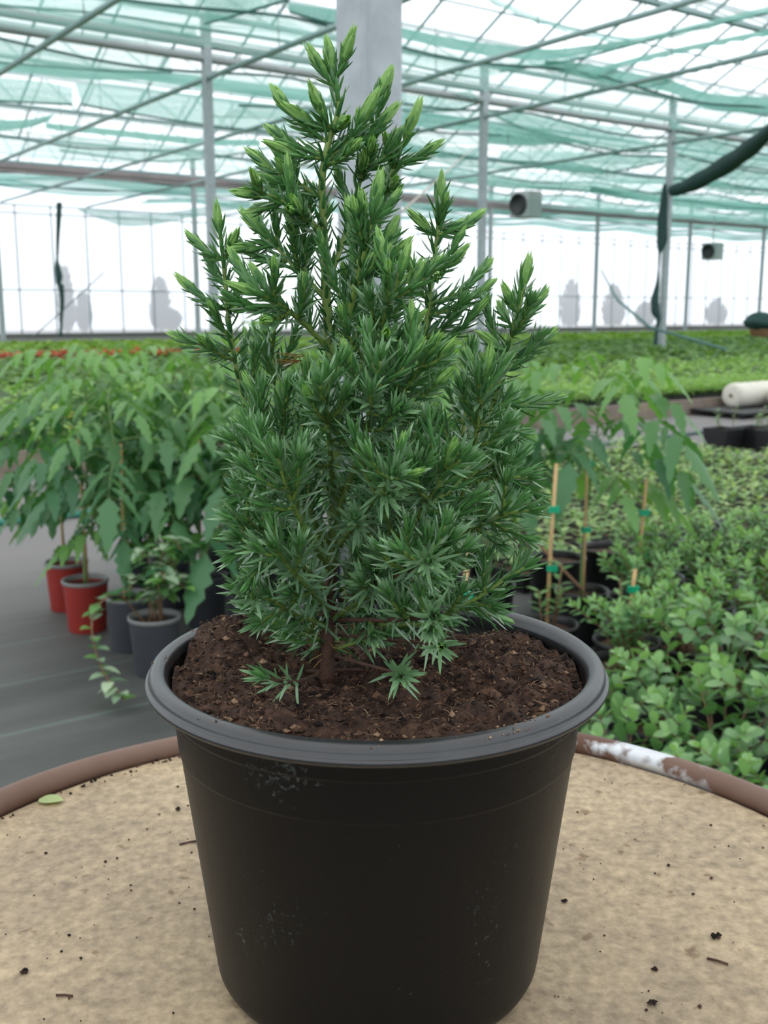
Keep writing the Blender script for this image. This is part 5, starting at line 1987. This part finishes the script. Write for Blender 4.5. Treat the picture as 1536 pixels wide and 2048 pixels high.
ALL = sorted([(sz, bi, ti) for bi, B in enumerate(branches) for ti, (sz, tm) in enumerate(B.t)], reverse=True)
KEEP = {(bi, ti) for sz, bi, ti in ALL[:100]}
for bi, B in enumerate(branches):
    for ti, (sz, tm) in enumerate(B.t):            # the many smallest tips stay in their branch
        if (bi, ti) not in KEEP:
            o_ = len(B.m.v)
            B.m.v += tm.v
            B.m.c += tm.c
            B.m.f += [tuple(i_ + o_ for i_ in f_) for f_ in tm.f]
            B.m.m += [4] * len(tm.f)
            B.m.s += tm.s
    o = B.m.build('branch', [M['stemgreen'], M['needle'], M['needle_in'], M['bark'], M['tip']], jun)
    for ti, (sz, tm) in enumerate(B.t):
        if (bi, ti) in KEEP:
            tm.build('shoot_tip', [M['tip']], o)['label'] = 'pale green new growth'
# a dead brown tuft in the left boughs
m = MB()
b0 = J(600, 712, -0.045)
for i in range(10):
    a_ = rj.uniform(-.5, .5)
    needle(m, b0 + V3((rj.uniform(-.002, .002), 0, rj.uniform(-.003, .002))), V3((-1, rj.uniform(-.4, .3), -0.1 + a_ * 0.7)).normalized(), ZG, rj.uniform(.008, .013), .0013, rj.uniform(-.1, .1), rj.random(), 0, 0)
q = m.build('dead_needles', M['dead'], jun)
q['label'] = 'withered brown tuft'
m = MB()
for i in range(26):
    a_ = rj.uniform(0, 6.28)
    q0 = TR[0] + ZG * rj.uniform(0.004, 0.03)
    needle(m, q0, V3((cos(a_), sin(a_), rj.uniform(-.3, .5))).normalized(), ZG, rj.uniform(.008, .014), .0009, rj.uniform(-.3, .3), rj.random() * 0.6, 0, 0)
q = m.build('dead_needles', M['dead'], jun)
q['label'] = 'dry brown needles at the foot of the stem'

# loose bits on the pot
def on_soil(px_, py_):
    q = onz(px_, py_, RZ - 0.004)
    for _ in range(3):
        h = soil_h(q.x - PX, q.y - PY)
        q = onz(px_, py_, RZ + h)
    return q


m = MB()
q = on_soil(612, 1352)
e = on_soil(728, 1352)
m.tube(smooth_path([q + ZG * 0.0025, q.lerp(e, .3) + ZG * 0.0022, q.lerp(e, .7) + ZG * 0.003, e + ZG * 0.003], 4), [0.0010] * 9 + [0.0007] * 4, 7)
tag(m.build('dry_twig', M['bark']), 'reddish dry twig lying on the soil below the juniper stem', 'twig')
m = MB()
q = on_soil(985, 1398)
for i in range(7):
    crumb(m, q + V3((random.uniform(-1, 1), random.uniform(-1, 1), random.uniform(0, .8))) * 0.0018 + ZG * 0.0012, 0.0026, random.uniform(.05, .3))
tag(m.build('bark_chip', M['soil']), 'round brown bark chip on the soil at the right', 'bark chip')
m = MB()
rr_ = random.Random(3)
for (px_, py_, n_, spx) in ((1043, 1462, 26, 26), (985, 1478, 12, 20), (520, 1490, 14, 22), (440, 1440, 10, 30), (345, 1320, 14, 18), (755, 1488, 4, 6), (430, 1262, 20, 26), (1090, 1440, 9, 22)):
    for i in range(n_):
        x, y = px_ + rr_.gauss(0, spx), py_ + rr_.gauss(0, 5)
        q = onz(x, y, RZ + 0.0015)
        r = math.hypot(q.x - PX, q.y - PY)
        if not (0.0955 < r < 0.1035):
            continue
        zz = RZ + (0.0022 if 0.0955 < r < 0.101 else 0.0012)
        crumb(m, (q.x, q.y, zz), rr_.uniform(0.0003, 0.0008), rr_.uniform(0.1, 0.5))
tag(m.build('soil_grains', M['soil']), 'pale grains of soil spilled on the rim of the juniper pot', 'soil grains', None, 'stuff')
